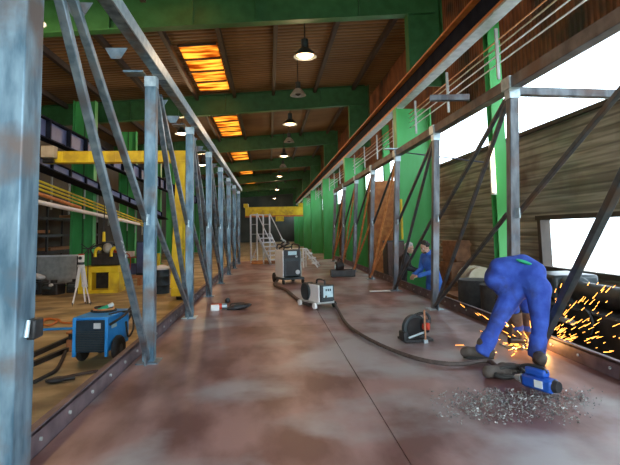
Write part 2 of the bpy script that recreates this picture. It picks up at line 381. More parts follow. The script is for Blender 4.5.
MB().cyl((-6.75,gy-.36,4.24),(-6.45,gy-.36,4.24),.07).build('rope_drum','darkmetal',t,off=t.location)

# left bay: columns, upper girder, descending walkway, rails, white pipe
for i,y in enumerate([21.0,27.4,33.6,39.8,46.0,52.2]):
    t = thing('bay_column', 'green column of the left bay, %s from the camera' % ORD[i], 'column', (-7.5,y,0), 0, 'green columns of the left bay', 'thing')
    MB().box((-7.5,y,3.75),(.86,.03,7.5)).build('web','greenl',t,off=t.location)
    for x in (-7.92,-7.08): MB().box((x,y,3.75),(.035,.36,7.5)).build('flange','greenl',t,off=t.location)
    MB().box((-7.5,y-.03,3.75),(.06,.05,7.5)).build('cable_duct','green',t,off=t.location)
    MB().box((-7.5,y,.02),(1.1,.5,.04)).build('base_plate','greenl',t,off=t.location)
t = thing('crane_runway_girder', 'upper slate grey crane girder of the left bay, above the sloping walkway', 'girder', (-7.2,30,5))
yA,yB,zA,zB = 8.0,48.0,5.35,5.05
MB().bar((-6.9,yA,zA),(-6.9,yB,zB),.03,.62).build('web','girder_blue',t,off=t.location)
for dz in (-.31,.31): MB().bar((-6.9,yA,zA+dz),(-6.9,yB,zB+dz),.3,.05).build('flange','girder',t,off=t.location)
for k in range(26):
    y=yA+1.6*k; MB().box((-6.82,y,zA+(zB-zA)*(y-yA)/(yB-yA)),(.14,.10,.6)).build('stiffener','girder',t,off=t.location)
t = thing('walkway', 'sloping slate blue walkway with yellow handrails along the left bay', 'walkway', (-7.1,20,3))
def wz(y): return 4.12-.062*(y-17)
yA,yB=9.0,33.0
MB().bar((-6.95,yA,wz(yA)),(-6.95,yB,wz(yB)),.04,.40).build('side_plate','girder_blue',t,off=t.location)
for dz in (-.21,.21): MB().bar((-6.93,yA,wz(yA)+dz),(-6.93,yB,wz(yB)+dz),.14,.035).build('side_flange','girder',t,off=t.location)
for k in range(17):
    y=yA+1.5*k; MB().box((-6.90,y,wz(y)),(.09,.10,.40)).build('stiffener','girder',t,off=t.location)
MB().bar((-6.7,yA,wz(yA)-.24),(-6.7,yB,wz(yB)-.24),.5,.04).build('tread','girder',t,off=t.location)
def pz(y): return 3.47-.078*(y-16.4)
for k,(dz,mm) in enumerate(((.12,'yellow'),(0,'yellow'),(-.12,'yellow'),(-.27,'orange'))):
    b=30.0 if k<3 else 19.0
    MB().tube([(-6.9,9,pz(9)+dz),(-6.9,b,pz(b)+dz)],.035 if k<3 else .06,8).build('handrail',mm,t,off=t.location)
for k in range(15):
    y=9.4+1.45*k; MB().bar((-6.95,y,wz(y)-.2),(-6.95,y,pz(y)-.62),.05,.04).build('rail_post','greyl',t,off=t.location)
t = tag(MB().tube([(-6.8,9,3.30),(-6.8,16,2.97),(-6.8,20.2,2.80),(-6.8,27,2.50)],.07,10).build('insulated_pipe','white'),'white lagged pipe running below the yellow handrails in the left bay','pipe')

# high bay lamps
def lamp(loc, label, lit=True, scale=1.0):
    t = thing('high_bay_lamp', label, 'lamp', loc, 0, 'lit hanging lamps' if lit else 'unlit hanging lamps')
    L = V(loc); rz_ = roofz(L.x)
    MB().cyl(L+V((0,0,.2)), V((L.x,L.y,rz_)), .02, n=8).build('hanger_rod','purlin',t,off=L)
    MB().cyl(L+V((0,0,.16)), L+V((0,0,.44)), .11, n=14).build('ballast_box','charcoal',t,off=L)
    R=.36*scale
    MB().lathe([(.1,.18),(.16,.14),(R*.8,0.0),(R,-.10),(R-.02,-.10),(R*.76,0.02),(.13,.12),(.02,.13)], M4.Translation(L)).build('hood','greyl' if not lit else 'charcoal',t,off=L)
    if lit: MB().ball(L+V((0,0,-.04)), (.26*scale,.26*scale,.09)).build('bulb','lampglow',t,off=L)
    else: MB().ball(L+V((0,0,0)), (.12,.12,.12)).build('bulb','darkmetal',t,off=L)
    return t
def lamp_light(loc, e, c=(1,.66,.38)):
    l=bpy.data.lights.new('lamp_light','POINT'); l.energy=e; l.color=c; l.shadow_soft_size=.25
    o=bpy.data.objects.new('lamp_light',l); COL.objects.link(o); o.location=loc
MAINY=[]; LAMPW=95
for i,(u,v) in enumerate([(290,122.5),(284,155),(279.5,175.5),(277,189),(274.5,198)]):
    p=at(u,v,z=7.25); MAINY.append(p)
    lamp(p,'glowing hanging lamp, %s from the camera in the row down the hall' % ORD[i+1])
    lamp_light(p+V((0,0,-.22)),LAMPW*1.8)
for i,(u,v) in enumerate([(182,132),(202.5,164)]):
    p=at(u,v,z=7.0); lamp(p,['glowing hanging lamp over the left bay, second of three','glowing hanging lamp over the left bay, farthest of three'][i]); lamp_light(p+V((0,0,-.22)),LAMPW*3.5)
lamp((1.15,14.6,7.3),'added glowing hanging lamp, first from the camera in the row down the hall'); lamp_light((1.15,14.6,7.05),LAMPW)  # lamp added nearer the camera to brighten deck and floor
lamp((-5.4,11.5,6.95),'added glowing hanging lamp over the left bay, nearest of three'); lamp_light((-5.4,11.5,6.7),LAMPW*4)  # another added lamp, there to light the left floor warmly
for i,(u,v) in enumerate([(298,93),(289,140.5),(283,166)]):
    p=at(u,v,z=7.45); lamp(p,'unlit grey hanging lamp, %s from the camera, against a green beam' % ORD[i],False,.9)

# ------------------------------------------------------------------ bridge deck and trusses
DZ = .70
t = thing('bridge_deck', 'long reddish brown steel bridge deck with raised edge beams', 'deck', (.6,9,0))
dx0, dx1, dy0, dy1 = -1.40, 2.90, -2.5, 22.4
seam_x = .765
xs = [dx0, seam_x, dx1]; ysd = [dy0, 1.2, 7.0, 12.8, 18.6, dy1]
for a in range(2):
    for b in range(len(ysd)-1):
        MB().box(((xs[a]+xs[a+1])/2,(ysd[b]+ysd[b+1])/2,DZ-.02),(xs[a+1]-xs[a]-.007,ysd[b+1]-ysd[b]-.004,.04)).build('deck_plate','deck',t,off=t.location,bevel=.0015)
MB().box(((dx0+dx1)/2,(dy0+dy1)/2,DZ-.06),(dx1-dx0-.1,dy1-dy0-.1,.03)).build('backing_plate','edge',t,off=t.location)
for x in (dx0-.02, dx1+.02):
    s = 1 if x > 0 else -1
    e = MB().box((x,(dy0+dy1)/2,DZ-.16),(.03,dy1-dy0,.62))
    hi = DZ+.13
    e.box((x+s*.02,(dy0+dy1)/2,hi),(.07,dy1-dy0,.02)).box((x+s*.05,(dy0+dy1)/2,DZ-.47),(.15,dy1-dy0,.025))
    eb = e.build('edge_beam','edge',t,off=t.location,bevel=.003)
    for k in range(30):
        y=2.4+.45*k; MB().cyl((x-s*.015,y,DZ+.07),(x-s*.028,y,DZ+.07),.013,n=8).build('bolt','greyl',eb,off=t.location)
for k in range(7):
    y=-1+3.6*k; MB().box((.62,y,DZ-.27),(4.2,.12,.38)).build('cross_girder','edge',t,off=t.location)
for k in range(7):
    y=-1+3.6*k
    for x in (-1.2,2.4): MB().box((x,y,.115),(.3,.3,.23)).build('support_block','wood',t,off=t.location)

PY = [2.66,5.36,7.98,10.5,13.05,15.6,18.15,20.7]
def truss(label, xb, xt, side, warmlit_from):
    t = thing('truss_girder', label, 'truss', (xb,11,DZ))
    off = t.location
    zb, zt, zm = DZ, (3.66 if side < 0 else 3.54), 2.14
    X = lambda z: xb+(xt-xb)*(z-zb)/(zt-zb)
    def p(k, z, dx=0, dy=0): return V((X(z)+dx, PY[k]+dy, z))
    inn = -side
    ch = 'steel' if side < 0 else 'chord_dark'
    cx_ = X(zt+.07)+(.075 if side<0 else 0)
    MB().bar((cx_,PY[0]-3.5,zt+.07),(cx_,PY[-1]+.3,zt+.07),.10 if side<0 else .13,.11 if side<0 else .13).build('top_chord',ch,t,off=off,bevel=.006)
    if side < 0: MB().box((cx_+.056,(PY[0]-3.5+PY[-1]+.3)/2,zt+.07),(.012,PY[-1]-PY[0]+3.8,.115)).build('chord_lit_face','bright',t,off=off)  # brighter strip paints in the light on the chord's inner side
    for k in range(len(PY)):
        pd = V((-.055,0,0)) if side < 0 and k == 0 else V((0,0,0)) if side < 0 else V((0,.0,0))
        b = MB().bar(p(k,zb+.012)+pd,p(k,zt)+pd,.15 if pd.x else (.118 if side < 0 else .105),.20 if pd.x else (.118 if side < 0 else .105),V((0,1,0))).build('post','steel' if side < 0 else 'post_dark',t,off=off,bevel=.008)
        MB().box(p(k,zb+.006),(.22,.24,.012)).build('foot_plate','bright' if k==2 else 'tube',b,off=off)
        w = MB().box(p(k,zt-.05),(.124,.124,.11))
        
        if pd.x == 0: w.build('weld_patch','bright',b,off=off)
        MB().box(p(k,zt+.07,.075 if side<0 else -.02),(.10 if side<0 else .13,.2,.115 if side<0 else .137)).build('splice_sleeve','bright',b,off=off)
        if pd.x and side < 0:
            cl = MB().box((xb+.035,PY[0]+.06,1.53),(.05,.10,.10)).build('clamp','darkmetal',b,off=off,bevel=.01)
            MB().cyl((xb+.03,PY[0]-.02,1.50),(xb+.03,PY[0]+.0,1.58),.012).build('clamp_bolt','bright',b,off=off)
        # small cleats that stick in from the chord
        if side < 0 or k == 3:
            MB().box(p(k,zt+.02 if side<0 else zt+.15,-.15 if side<0 else -.16,-.1),(.2 if side<0 else .3,.16,.02)).build('bracket','bright' if side>0 else 'steel',b,off=off)
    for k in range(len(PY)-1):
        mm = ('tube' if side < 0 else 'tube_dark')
        if k >= warmlit_from: mm = 'orange_warmlit'  # far diagonals: glow of warm light put into their colour
        w = .057 if side < 0 else .046
        if side > 0 and k == 0:
            ha, hb = at(604,215,x=2.72), at(552,322,x=2.70)
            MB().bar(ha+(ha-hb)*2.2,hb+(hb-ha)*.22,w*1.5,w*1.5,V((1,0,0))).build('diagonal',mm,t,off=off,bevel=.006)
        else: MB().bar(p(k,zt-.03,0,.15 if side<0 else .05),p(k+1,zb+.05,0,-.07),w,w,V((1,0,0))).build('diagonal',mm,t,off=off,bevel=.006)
        MB().bar(p(k,zt-.05,inn*-.03,.52 if side<0 else .2),p(k+1,zm,inn*-.03,-.07),w,w,V((1,0,0))).build('diagonal','tube' if side<0 else 'tube_dark',t,off=off,bevel=.006)
        if k > 0:
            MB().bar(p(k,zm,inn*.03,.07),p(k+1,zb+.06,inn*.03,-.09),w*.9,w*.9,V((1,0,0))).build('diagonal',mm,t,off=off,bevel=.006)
        MB().box(p(k+1,zb+.06,0,-.10),(.012,.16,.12)).build('gusset_plate','tube',t,off=off)
        MB().box(p(k+1,zm,0,-.09),(.012,.12,.11)).build('gusset_plate','bright',t,off=off)
    if side < 0:
        for k in range(len(PY)-1):
            for q in (.33,.66):
                y = PY[k]+(PY[k+1]-PY[k])*q
                MB().prism([(-.1,0),(.1,0),(.04,-.10),(-.04,-.10)],.012,M4.Translation((X(zt)-.10,y,zt-.01)) @ M4.Rotation(PI/2,4,'X')).build('cleat','tube',t,off=off)
        c = MB()
        a0, a1 = p(0,zt-.03,0,.03), p(1,zb+.05,0,-.07)
        d = (a1-a0)
        for q,(u1,u2) in enumerate(((-.02,.02),(.02,-.015),(-.015,.018),(.01,-.02))):
            c.bar(a0+d*(.585+.014*q)+V((.04,u1,0)), a0+d*(.592+.014*q)+V((.04,u2,0)),.004,.006)
        c.build('chalk_marks','chalk',t,off=off)
    else:
        # arms that reach out sideways from the chord
        MB().bar(p(1,zt-.02,.07),(p(1,zt-.02)+V((1.35,-.1,-.06))),.10,.09).build('outrigger','orange_warmlit' if False else 'post_dark',t,off=off,bevel=.005)
        a = at(484,93,y=6.6); bq = at(427,88,y=6.9)
        MB().bar((X(zt)+.02,6.6,zt+.25),(bq.x,6.8,zt+.29),.09,.085).build('outrigger','post_dark',t,off=off,bevel=.005)
    return t
truss('left truss of square blue grey steel posts along the bridge deck', -1.235, -1.235, -1, 99)
truss('right truss of steel posts with dark diagonals, warm-lit orange beyond the dark toolbox', 2.63, 2.78, 1, 3)
t = tag(MB().tube([at(404,152.5,y=13.6),at(450,158,y=11.2),at(494,163.5,y=9.25)],.018,6,False).build('conduit','girder_blue'),'thin blue conduit strung between the green columns beneath the glazing','pipe')

# ------------------------------------------------------------------ things on the deck
def cable(name, pts, r, mm, label, cat='hose', n=8):
    return tag(MB().tube(pts, r, n).build(name, mm), label, cat)
def deckp(u, v, dz=0): return at(u, v, z=DZ+dz)

# tall welding machine
p = at(289,283,z=DZ); p.z = DZ
t = thing('welding_machine', 'tall black and white welding machine on a wheeled cart on the deck', 'welder', (.47,12.75,DZ), .30)
MB().box((0,0,.50),(.44,.62,.66)).build('cabinet','charcoal',t,bevel=.02)
MB().box((-.235,0,.46),(.03,.60,.72)).build('side_panel','white',t,bevel=.01)
MB().box((.235,0,.46),(.03,.60,.66)).build('side_panel','greyl',t,bevel=.01)
fp = MB().box((0,-.315,.72),(.40,.02,.20)).build('control_panel','black',t,bevel=.004)
MB().box((0,-.33,.745),(.22,.012,.09)).build('display_label','labelblue',fp)
MB().cyl((.1,-.33,.66),(.1,-.35,.66),.025).build('dial','greyl',fp)
MB().box((0,-.315,.38),(.32,.016,.34)).build('grille','black',t)
MB().cyl((.13,-.32,.28),(.13,-.345,.28),.055).build('cable_socket','label',t)
MB().box((0,.02,.13),(.56,.86,.05)).build('cart','charcoal',t,bevel=.01)
for x in (-.25,.25):
    MB().cyl((x-.03,.34,.12),(x+.03,.34,.12),.12).build('wheel','rubber',t)
    MB().cyl((x-.02,-.36,.055),(x+.02,-.36,.055),.055).build('caster','rubber',t)
    MB().tube([(x*.8,-.26,.82),(x*.8,-.27,.93),(x*.8,.2,.95),(x*.8,.27,.83)],.018).build('handle','black',t)
MB().tube([(-.2,.1,.86),(-.1,-.1,.94),(.05,.05,.98),(-.02,.18,1.02),(-.16,.05,.95),(-.1,-.12,.88),(.1,-.02,.9)],.022).build('torch_cable','rubber',t)
MB().tube([(-.12,.05,.9),(-.06,.0,1.02),(-.2,-.05,1.1)],.018).build('torch','greyl',t)

# wire feeder
t = thing('wire_feeder', 'small black wire feeder with round spool cover and pale front panel on the deck', 'wire feeder', (.84,8.62,DZ), .42)
MB().box((.03,0,.24),(.26,.42,.28)).build('cabinet','black',t,bevel=.015)
MB().box((-.115,-.02,.235),(.02,.36,.30)).build('side_panel','white',t,bevel=.006)
MB().cyl((.0,.24,.25),(-.16,.24,.25),.155,n=26).build('spool_cover','charcoal',t,bevel=.02)
fp = MB().box((.04,-.215,.25),(.24,.016,.26)).build('front_panel','charcoal',t,bevel=.004)
MB().box((.04,-.227,.27),(.18,.012,.18)).build('label_plate','labelblue',fp)
for k in range(3): MB().box((-.0+.04*k,-.235,.30),(.022,.008,.035)).build('display_mark','bluegrille',fp)
MB().tube([(.03,-.14,.38),(.03,-.12,.45),(.03,.1,.45),(.03,.14,.38)],.016).build('handle','black',t)
for y in (-.17,.36):
    MB().cyl((-.2,y,.085),(.2,y,.085),.02).build('axle','greyl',t)
    for x in (-.19,.19): MB().cyl((x-.02,y,.05),(x+.02,y,.05),.05).build('wheel','white' if x<0 else 'rubber',t)
MB().box((0,.1,.09),(.34,.62,.03)).build('cart','greyl',t,bevel=.005)
cable('welding_hose',[V((.2,12.9,.76)),V((.12,12.0,.725)),deckp(286,290,.03),deckp(297,299,.03),deckp(309,304.5,.03),V((.78,8.95,.73)),V((.8,8.8,.78))],.032,'hose','brown hose lying from the tall welding machine to the wire feeder')
cable('torch_hose',[V((.92,8.40,.9)),deckp(334,303,.06),deckp(345,322,.03),deckp(360,334,.03),deckp(385,347,.03),deckp(415,358,.03),deckp(440,363,.03),deckp(462,364,.03),deckp(488,361,.03),deckp(500,371,.03)],.021,'hose','long brown hose curving from the wire feeder to the bending worker')

# cut-off saw
t = thing('cutoff_saw', 'black and red abrasive cut off saw standing on the deck', 'saw', (1.68,5.82,DZ), .1)
MB().box((0,.02,.02),(.34,.26,.03)).build('base','black',t,bevel=.006)
Rg = M4.Translation((-.02,.0,.15)) @ M4.Rotation(PI/2,4,'X') @ M4.Rotation(.25,4,'Y')
MB().lathe([(.02,-.03),(.15,-.03),(.155,.03),(.02,.03)],Rg,28).build('blade_guard','charcoal',t,bevel=.006)
MB().lathe([(.015,.034),(.12,.034),(.12,.040),(.015,.040)],Rg,28).build('cutting_disc','darkmetal',t)
MB().cyl((.07,-.05,.17),(.13,-.10,.17),.042).build('motor','red',t,bevel=.01)
MB().box((.1,-.02,.17),(.09,.12,.15)).build('gear_case','black',t,bevel=.02)
MB().tube([(-.02,.0,.28),(.06,-.02,.31),(.14,-.02,.30),(.17,-.02,.24),(.15,-.02,.16)],.018).build('handle','black',t)
MB().box((-.16,-.02,.07),(.05,.16,.10)).build('vise','darkmetal',t,bevel=.01)
MB().cyl((-.13,-.11,.06),(.08,-.11,.12),.012).build('clamp_screw','bright',t)
t = thing('copper_rod', 'copper coloured rod standing upright against the cut off saw', 'rod', (1.72,5.68,DZ))
MB().cyl((.03,0,.03),(.03,0,.37),.011).build('shaft','copper',t)
MB().box((.03,0,.02),(.05,.05,.04)).build('clamp_foot','bright',t,bevel=.006)

# grinder on the left of the deck
t = thing('angle_grinder', 'red and grey angle grinder lying near the second left post', 'grinder', (-.86,8.62,DZ), .15)
MB().cyl((-.12,0,.06),(.06,0,.06),.05).build('body','red',t,bevel=.01)
MB().cyl((.06,0,.06),(.14,0,.065),.048,.035).build('gear_head','bright',t)
MB().cyl((.12,0,.02),(.12,0,.034),.075,n=24).build('disc','charcoal',t)
MB().box((-.06,-.03,.05),(.14,.10,.10)).build('battery_block','white',t,bevel=.01)
MB().cyl((.13,.03,.07),(.13,.17,.10),.016).build('side_handle','black',t)
MB().ball((.16,.10,.14),.045).build('guard','black',t)
t = thing('welding_mask', 'black welding mask lying flat beside the red grinder', 'mask', (-.52,8.66,DZ), .25)
g = MB(); g.ball((0,0,.04),(.22,.10,.05),M4.Rotation(-.12,4,'Y')); g.build('shell','black',t)
MB().box((-.02,-.085,.06),(.16,.02,.05),0,.5).build('visor','charcoal',t,bevel=.004)
MB().tube([(-.15,.02,.05),(-.1,.1,.08),(.1,.1,.08),(.16,.02,.06)],.012).build('headband','rubber',t)

# toolbox by the right truss
t = thing('toolbox', 'low dark open toolbox on the deck by the right truss', 'toolbox', (2.02,13.95,DZ), -.05)
MB().box((0,0,.03),(.66,.44,.04)).build('bottom','darkmetal',t,bevel=.005)
for y in (-.21,.21): MB().box((0,y,.10),(.66,.03,.17)).build('side','darkmetal',t,bevel=.005)
for x in (-.32,.32): MB().box((x,0,.10),(.03,.44,.17)).build('end','darkmetal',t,bevel=.005)
MB().box((0,0,.14),(.60,.40,.02)).build('tray','rust',t)
t = thing('vacuum_pump', 'small round dark pump with pale dial sitting in the open toolbox', 'pump', (1.94,13.95,DZ+.152))
MB().cyl((-.1,0,.13),(.1,.03,.16),.13).build('body','black',t,bevel=.02)
MB().cyl((-.11,0,.13),(-.13,0,.13),.07).build('dial','labelblue',t)
MB().tube([(-.05,0,.25),(0,0,.34),(.1,0,.27)],.015).build('handle','black',t)
for x in (-.08,.08): MB().box((x,0,.015),(.04,.18,.03)).build('foot','black',t)
pp = at(380,291,z=DZ)
t = tag(MB().prism([(-.24,-.10),(.20,-.12),(.24,.10),(-.20,.12)],.004,M4.Translation((pp.x,pp.y,DZ+.004))).build('paper_sheet','paper'),'white paper sheet lying on the deck near the right truss','paper')

# ladders at the far end
def steps_ladder(name, label, loc, rz, hp, w, run, n, rails):
    t = thing(name, label, 'ladder', loc, rz)
    for y in (-w/2,w/2):
        MB().bar((0,y,hp),(run,y,.03),.035,.10 if rails else .05).build('stringer','alu',t)
        MB().bar((-.5,y,.0),(-.5,y,hp+rails),.05,.05,V((0,1,0))).build('leg','alu',t)
        MB().bar((-.02,y,0),(-.02,y,hp+rails),.05,.05,V((0,1,0))).build('leg','alu',t)
        MB().bar((-.5,y,.25),(-.02,y,.25),.03,.03).build('brace','alu',t)
        MB().bar((-.5,y,.1),(-.02,y,hp*.55),.03,.03).build('brace','alu',t)
        if rails:
            MB().tube([(-.5,y,hp+rails),(-.02,y,hp+rails),(.08,y,hp+rails-.06),(run*.9+.1,y,hp*.1+.75)],.02).build('handrail','alu',t)
            MB().bar((-.5,y,hp+rails*.5),(-.02,y,hp+rails*.5),.03,.03).build('knee_rail','alu',t)
    MB().bar((-.5,-w/2,hp+rails),(-.5,w/2,hp+rails),.04,.04).build('end_rail','alu',t)
    MB().box((-.26,0,hp),(.52,w,.025)).build('platform','alu',t)
    for k in range(n):
        q=(k+1)/(n+1); MB().box((run*q,0,hp*(1-q)),(.19,w,.05)).build('tread','alu',t)
    return t
steps_ladder('platform_ladder','tall aluminium platform ladder with handrails at the far end of the deck',(-.22,20.7,DZ),-.98,1.18,.62,.95,6,.80)
steps_ladder('step_platform','low white step platform half hidden behind the tall welding machine',(1.25,17.6,DZ),-.25,.66,.5,.48,3,0.0)
for k,(u,v,mm,lb) in enumerate(((258,262,'orange','orange crate at the foot of the tall ladder, left of the steps'),(270,262.5,'wood','brown wooden crate in front of the tall ladder steps'))):
    q=deckp(u,v); t=thing('crate',lb,'crate',(q.x,20.1,DZ))
    MB().box((0,0,.06),(.44,.3,.10)).build('box',mm,t,bevel=.01); MB().box((0,0,.125),(.46,.32,.025)).build('lid','rust',t,bevel=.005)

# ------------------------------------------------------------------ left floor
t = thing('welding_generator', 'bright blue wheeled welding generator on the floor left of the deck', 'generator', (-2.78,8.2,0), -.12)
W,L,H0,H1 = .55,.86,.17,.70
MB().box((0,L/2,(H0+H1)/2),(W-.03,L-.03,H1-H0-.02)).build('cabinet','blue',t,bevel=.012)
for x in (-1,1): MB().box((x*(W/2-.02),-.0,(H0+H1)/2-.02),(.05,.05,H1-H0+.06)).build('corner_post','blue',t,bevel=.008)
fg = MB().box((0,-.003,.36),(W-.10,.02,.34)).build('front_grille','bluegrille',t)
for k in range(12): MB().box((0,-.018,.215+.026*k),(W-.12,.012,.010)).build('louvre','charcoal',fg)
pn = MB().box((0,-.005,.60),(W-.10,.02,.15)).build('control_panel','bluegrille',t)
MB().box((.11,-.018,.59),(.11,.01,.085)).build('label_plate','label',pn)
MB().box((0,L/2,H1+.005),(W+.02,L+.02,.03)).build('lid','blue',t,bevel=.01)
MB().tube([(W/2+.02,.02,.60),(W/2+.05,.25,.64),(W/2+.05,.55,.68),(W/2+.03,.85,.76)],.020).build('side_strap','rubber',t)
MB().box((W/2,.22,.55),(.012,.18,.05)).build('side_label','labelblue',t)
for x in (-.25,.325):
    w = MB().lathe([(.05,-.045),(.175,-.045),(.195,-.025),(.195,.025),(.175,.045),(.05,.045)],M4.Translation((x,.27,.195)) @ M4.Rotation(PI/2,4,'Y'),28).build('wheel','rubber',t)
    MB().cyl((x-.05,.27,.195),(x+.05,.27,.195),.065).build('hub','charcoal',w)
MB().cyl((-.25,.27,.195),(.325,.27,.195),.02).build('axle','darkmetal',t)
for x in (-.2,.2): MB().box((x,.78,.085),(.06,.06,.17)).build('rear_foot','black',t,bevel=.008)
MB().tube([(-.22,.86,.5),(-.22,1.0,.66),(.22,1.0,.66),(.22,.86,.5)],.02).build('rear_handle','black',t)
MB().tube([(.2,.2,.73),(.27,.5,.72),(.34,.75,.66),(.35,.82,.40),(.31,.70,.28),(.33,.55,.55)],.016).build('side_cable','rubber',t)
t = thing('cable_coil', 'coil of black and red welding cable on top of the blue generator', 'cable', (-2.76,8.75,.722))
for k,(mm,r) in enumerate((('rubber',.17),('orange_warmlit',.14),('rubber',.12))):
    MB().tube([(r*math.cos(a)*1.15,r*math.sin(a),.02+.025*k) for a in [2*PI*q/10 for q in range(11)]],.016).build('cable_loop',mm,t)
MB().cyl((-.05,-.12,.04),(.10,-.10,.10),.03).build('electrode_clamp','greentag',t)
MB().cyl((.10,-.10,.10),(.16,-.05,.12),.026,.04).build('clamp_jaw','label',t)
# tripod with survey instrument
t = thing('tripod', 'silver survey tripod standing on the hall floor', 'tripod', (-5.35,14.9,0))
top = V((0,0,1.13))
for k,(x,y) in enumerate(((-.17,-.12),(.27,.02),(.02,.34))):
    f0 = V((x,y,.02)); mid = top+(f0-top)*.55
    lg = MB().bar(top+V((x*.18,y*.18,-.03)),mid,.085,.04).build('leg','alu',t,bevel=.006)
    MB().bar(mid-(f0-top)*.12,f0+(top-f0)*.05,.04,.03).build('lower_tube','white',lg)
    MB().cyl(f0+V((0,0,.09)),f0-V((0,0,.015)),.022,.004).build('spike','darkmetal',lg)
MB().cyl((0,0,1.09),(0,0,1.15),.10,n=20).build('head_plate','alu',t)
t = thing('total_station', 'white surveying instrument mounted on the silver tripod', 'instrument', (-5.35,14.9,1.155))
MB().cyl((0,0,0),(0,0,.07),.08).build('tribrach','charcoal',t)
MB().box((0,0,.17),(.15,.12,.20)).build('body','white',t,bevel=.02)
MB().cyl((0,-.11,.19),(0,.11,.19),.045).build('telescope','charcoal',t)
MB().box((0,0,.29),(.16,.05,.03)).build('handle','red',t,bevel=.008)
t = thing('prism_rod', 'black twiggy antenna cluster rising over the surveying instrument', 'antenna', (-5.3,15.1,0))
MB().cyl((0,.2,0),(0,.2,1.62),.015).build('pole','darkmetal',t)
for k in range(7):
    a=k*.9; MB().bar((0,.2,1.58),(.2*math.cos(a),.2+.2*math.sin(a),1.60+.16*math.sin(k*2.1)),.02,.02).build('arm','black',t)
# yellow press bed
t = thing('press_bed', 'heavy yellow steel press stand on the hall floor', 'stand', (-5.84,18.3,0))
MB().box((0,0,.80),(1.28,.8,.20)).build('top_beam','yellow',t,bevel=.02)
for x in (-.46,.50): MB().box((x,-.05,.38),(.46 if x<0 else .36,.7,.64)).build('leg','yellow',t,bevel=.02)
MB().box((0,0,.06),(1.34,.9,.12)).build('base_plate','yellow',t,bevel=.01)
MB().box((.03,.2,.4),(.55,.3,.6)).build('gearbox','darkmetal',t)
t = thing('hydraulic_press_head', 'dark machine with yellow hooks standing on the yellow press stand', 'machine', (-5.72,18.3,.905))
MB().box((0,.1,.22),(.95,.5,.42)).build('block','darkmetal',t,bevel=.03)
MB().cyl((0,.1,.42),(0,.1,.85),.2).build('cylinder','charcoal',t,bevel=.02)
MB().ball((.05,-.05,.62),(.16,.13,.18)).build('motor','greyl',t)
for x in (-.24,.30): MB().tube([(x-.07,-.2,.32),(x-.06,-.2,.52),(x+.03,-.2,.62),(x+.12,-.2,.56)],.055).build('hook','yellow',t)
MB().tube([(-.4,0,.3),(-.5,-.1,.6),(-.2,0,.75),(.3,.1,.7),(.5,0,.3)],.03).build('hydraulic_hose','black',t)
t = thing('signal_lamp', 'yellow warning lamp hanging above the yellow press stand', 'lamp', (-5.75,18.1,1.75))
MB().cyl((0,0,0),(0,0,.34),.06,.045).build('lens','yellow',t); MB().cyl((0,0,.34),(0,0,2.2),.015).build('cord','black',t); MB().cyl((0,0,-.08),(0,0,0),.045).build('base','darkmetal',t)
# sheet panel and scrap behind the tripod
t = thing('sheet_screen', 'grey sheet metal screen standing left of the tripod', 'screen', (-7.9,19.6,0))
MB().box((-.0,0,.72),(1.5,.04,1.0)).build('sheet','greyl',t,bevel=.005)
MB().bar((-.78,0,1.24),(.78,0,1.24),.07,.06).build('top_rail','alu',t)
for x in (-.74,.74): MB().box((x,0,.62),(.06,.06,1.24)).build('upright','darkmetal',t)
pos=[(-8.0,18.3,.5,.5),(-7.35,18.0,.55,.42),(-6.85,18.5,.42,.4),(-8.5,17.8,.5,.3)]
lbs=['dark engine block with a white rag on it, left of the tripod','dark gearbox with a pale dial in front of the grey screen','dark motor housing nearest to the silver tripod','low dark casting at the outer end of the scrap row']
for (x,y,w,h),lb in zip(pos,lbs):
    t=thing('machine_casting',lb,'casting',(x,y,0),random.uniform(-.3,.3),'oily castings on the floor')
    MB().box((0,0,h*.45),(w,.5,h*.9)).build('block','darkmetal',t,bevel=.03)
    MB().cyl((-w*.3,-.28,h*.55),(w*.3,-.28,h*.55),h*.22).build('shaft_housing','charcoal',t)
    MB().cyl((0,0,h*.9),(0,0,h*1.15),w*.2).build('top_flange','darkmetal',t)
    if 'dial' in lb: MB().cyl((.1,-.26,h*.8),(.1,-.34,h*.8),.06).build('dial','label',t)
t = tag(MB().ball((-8.0,18.25,.60),(.22,.16,.10),M4.Rotation(.3,4,'Y')).ball((-7.86,18.2,.57),(.14,.12,.08)).build('rag','white'),'white rag thrown over the dark engine block','rag')
# pallets, cabinets, drums behind left truss
t = thing('pallet','reddish wooden pallet on the floor beyond the yellow press stand','pallet',(-5.6,20.6,0))
for y in (-.4,0,.4): MB().box((0,y,.30),(1.3,.16,.04)).build('board','wood',t)
for x in (-.55,0,.55): MB().box((x,0,.14),(.12,1.0,.27)).build('bearer','wood',t)
t = thing('gas_trolley','red and white gas bottle trolley beside the reddish pallet','trolley',(-6.5,22.0,0))
for x,mm in ((-.22,'red'),(.12,'white'),(.36,'white')):
    MB().lathe([(.03,0),(.14,.02),(.14,.75),(.10,.88),(.04,.92),(.04,1.0)],M4.Translation((x,0,.06)),18).build('gas_bottle',mm,t)
MB().box((.05,0,.04),(.95,.4,.04)).build('base_plate','darkmetal',t); MB().tube([(-.4,.2,.06),(-.4,.25,1.1),(.5,.25,1.1),(.5,.2,.06)],.02).build('frame','red',t)
t = thing('waste_drum','dark blue drum with a white lid standing beside the yellow gantry leg','drum',(-3.62,17.4,0))
MB().lathe([(.02,0),(.26,.0),(.26,.25),(.275,.27),(.26,.29),(.26,.55),(.275,.57),(.26,.59),(.26,.78),(.02,.78)],M4.Identity(4),26).build('body','bluegrille',t)
MB().ball((0,0,.82),(.24,.22,.12)).build('lid','white',t)
t = thing('barrier','orange and white barrier behind the yellow gantry leg','barrier',(-3.35,19.2,0))
for z in (.35,.65): MB().box((0,0,z),(.8,.04,.16)).build('board','orange',t)
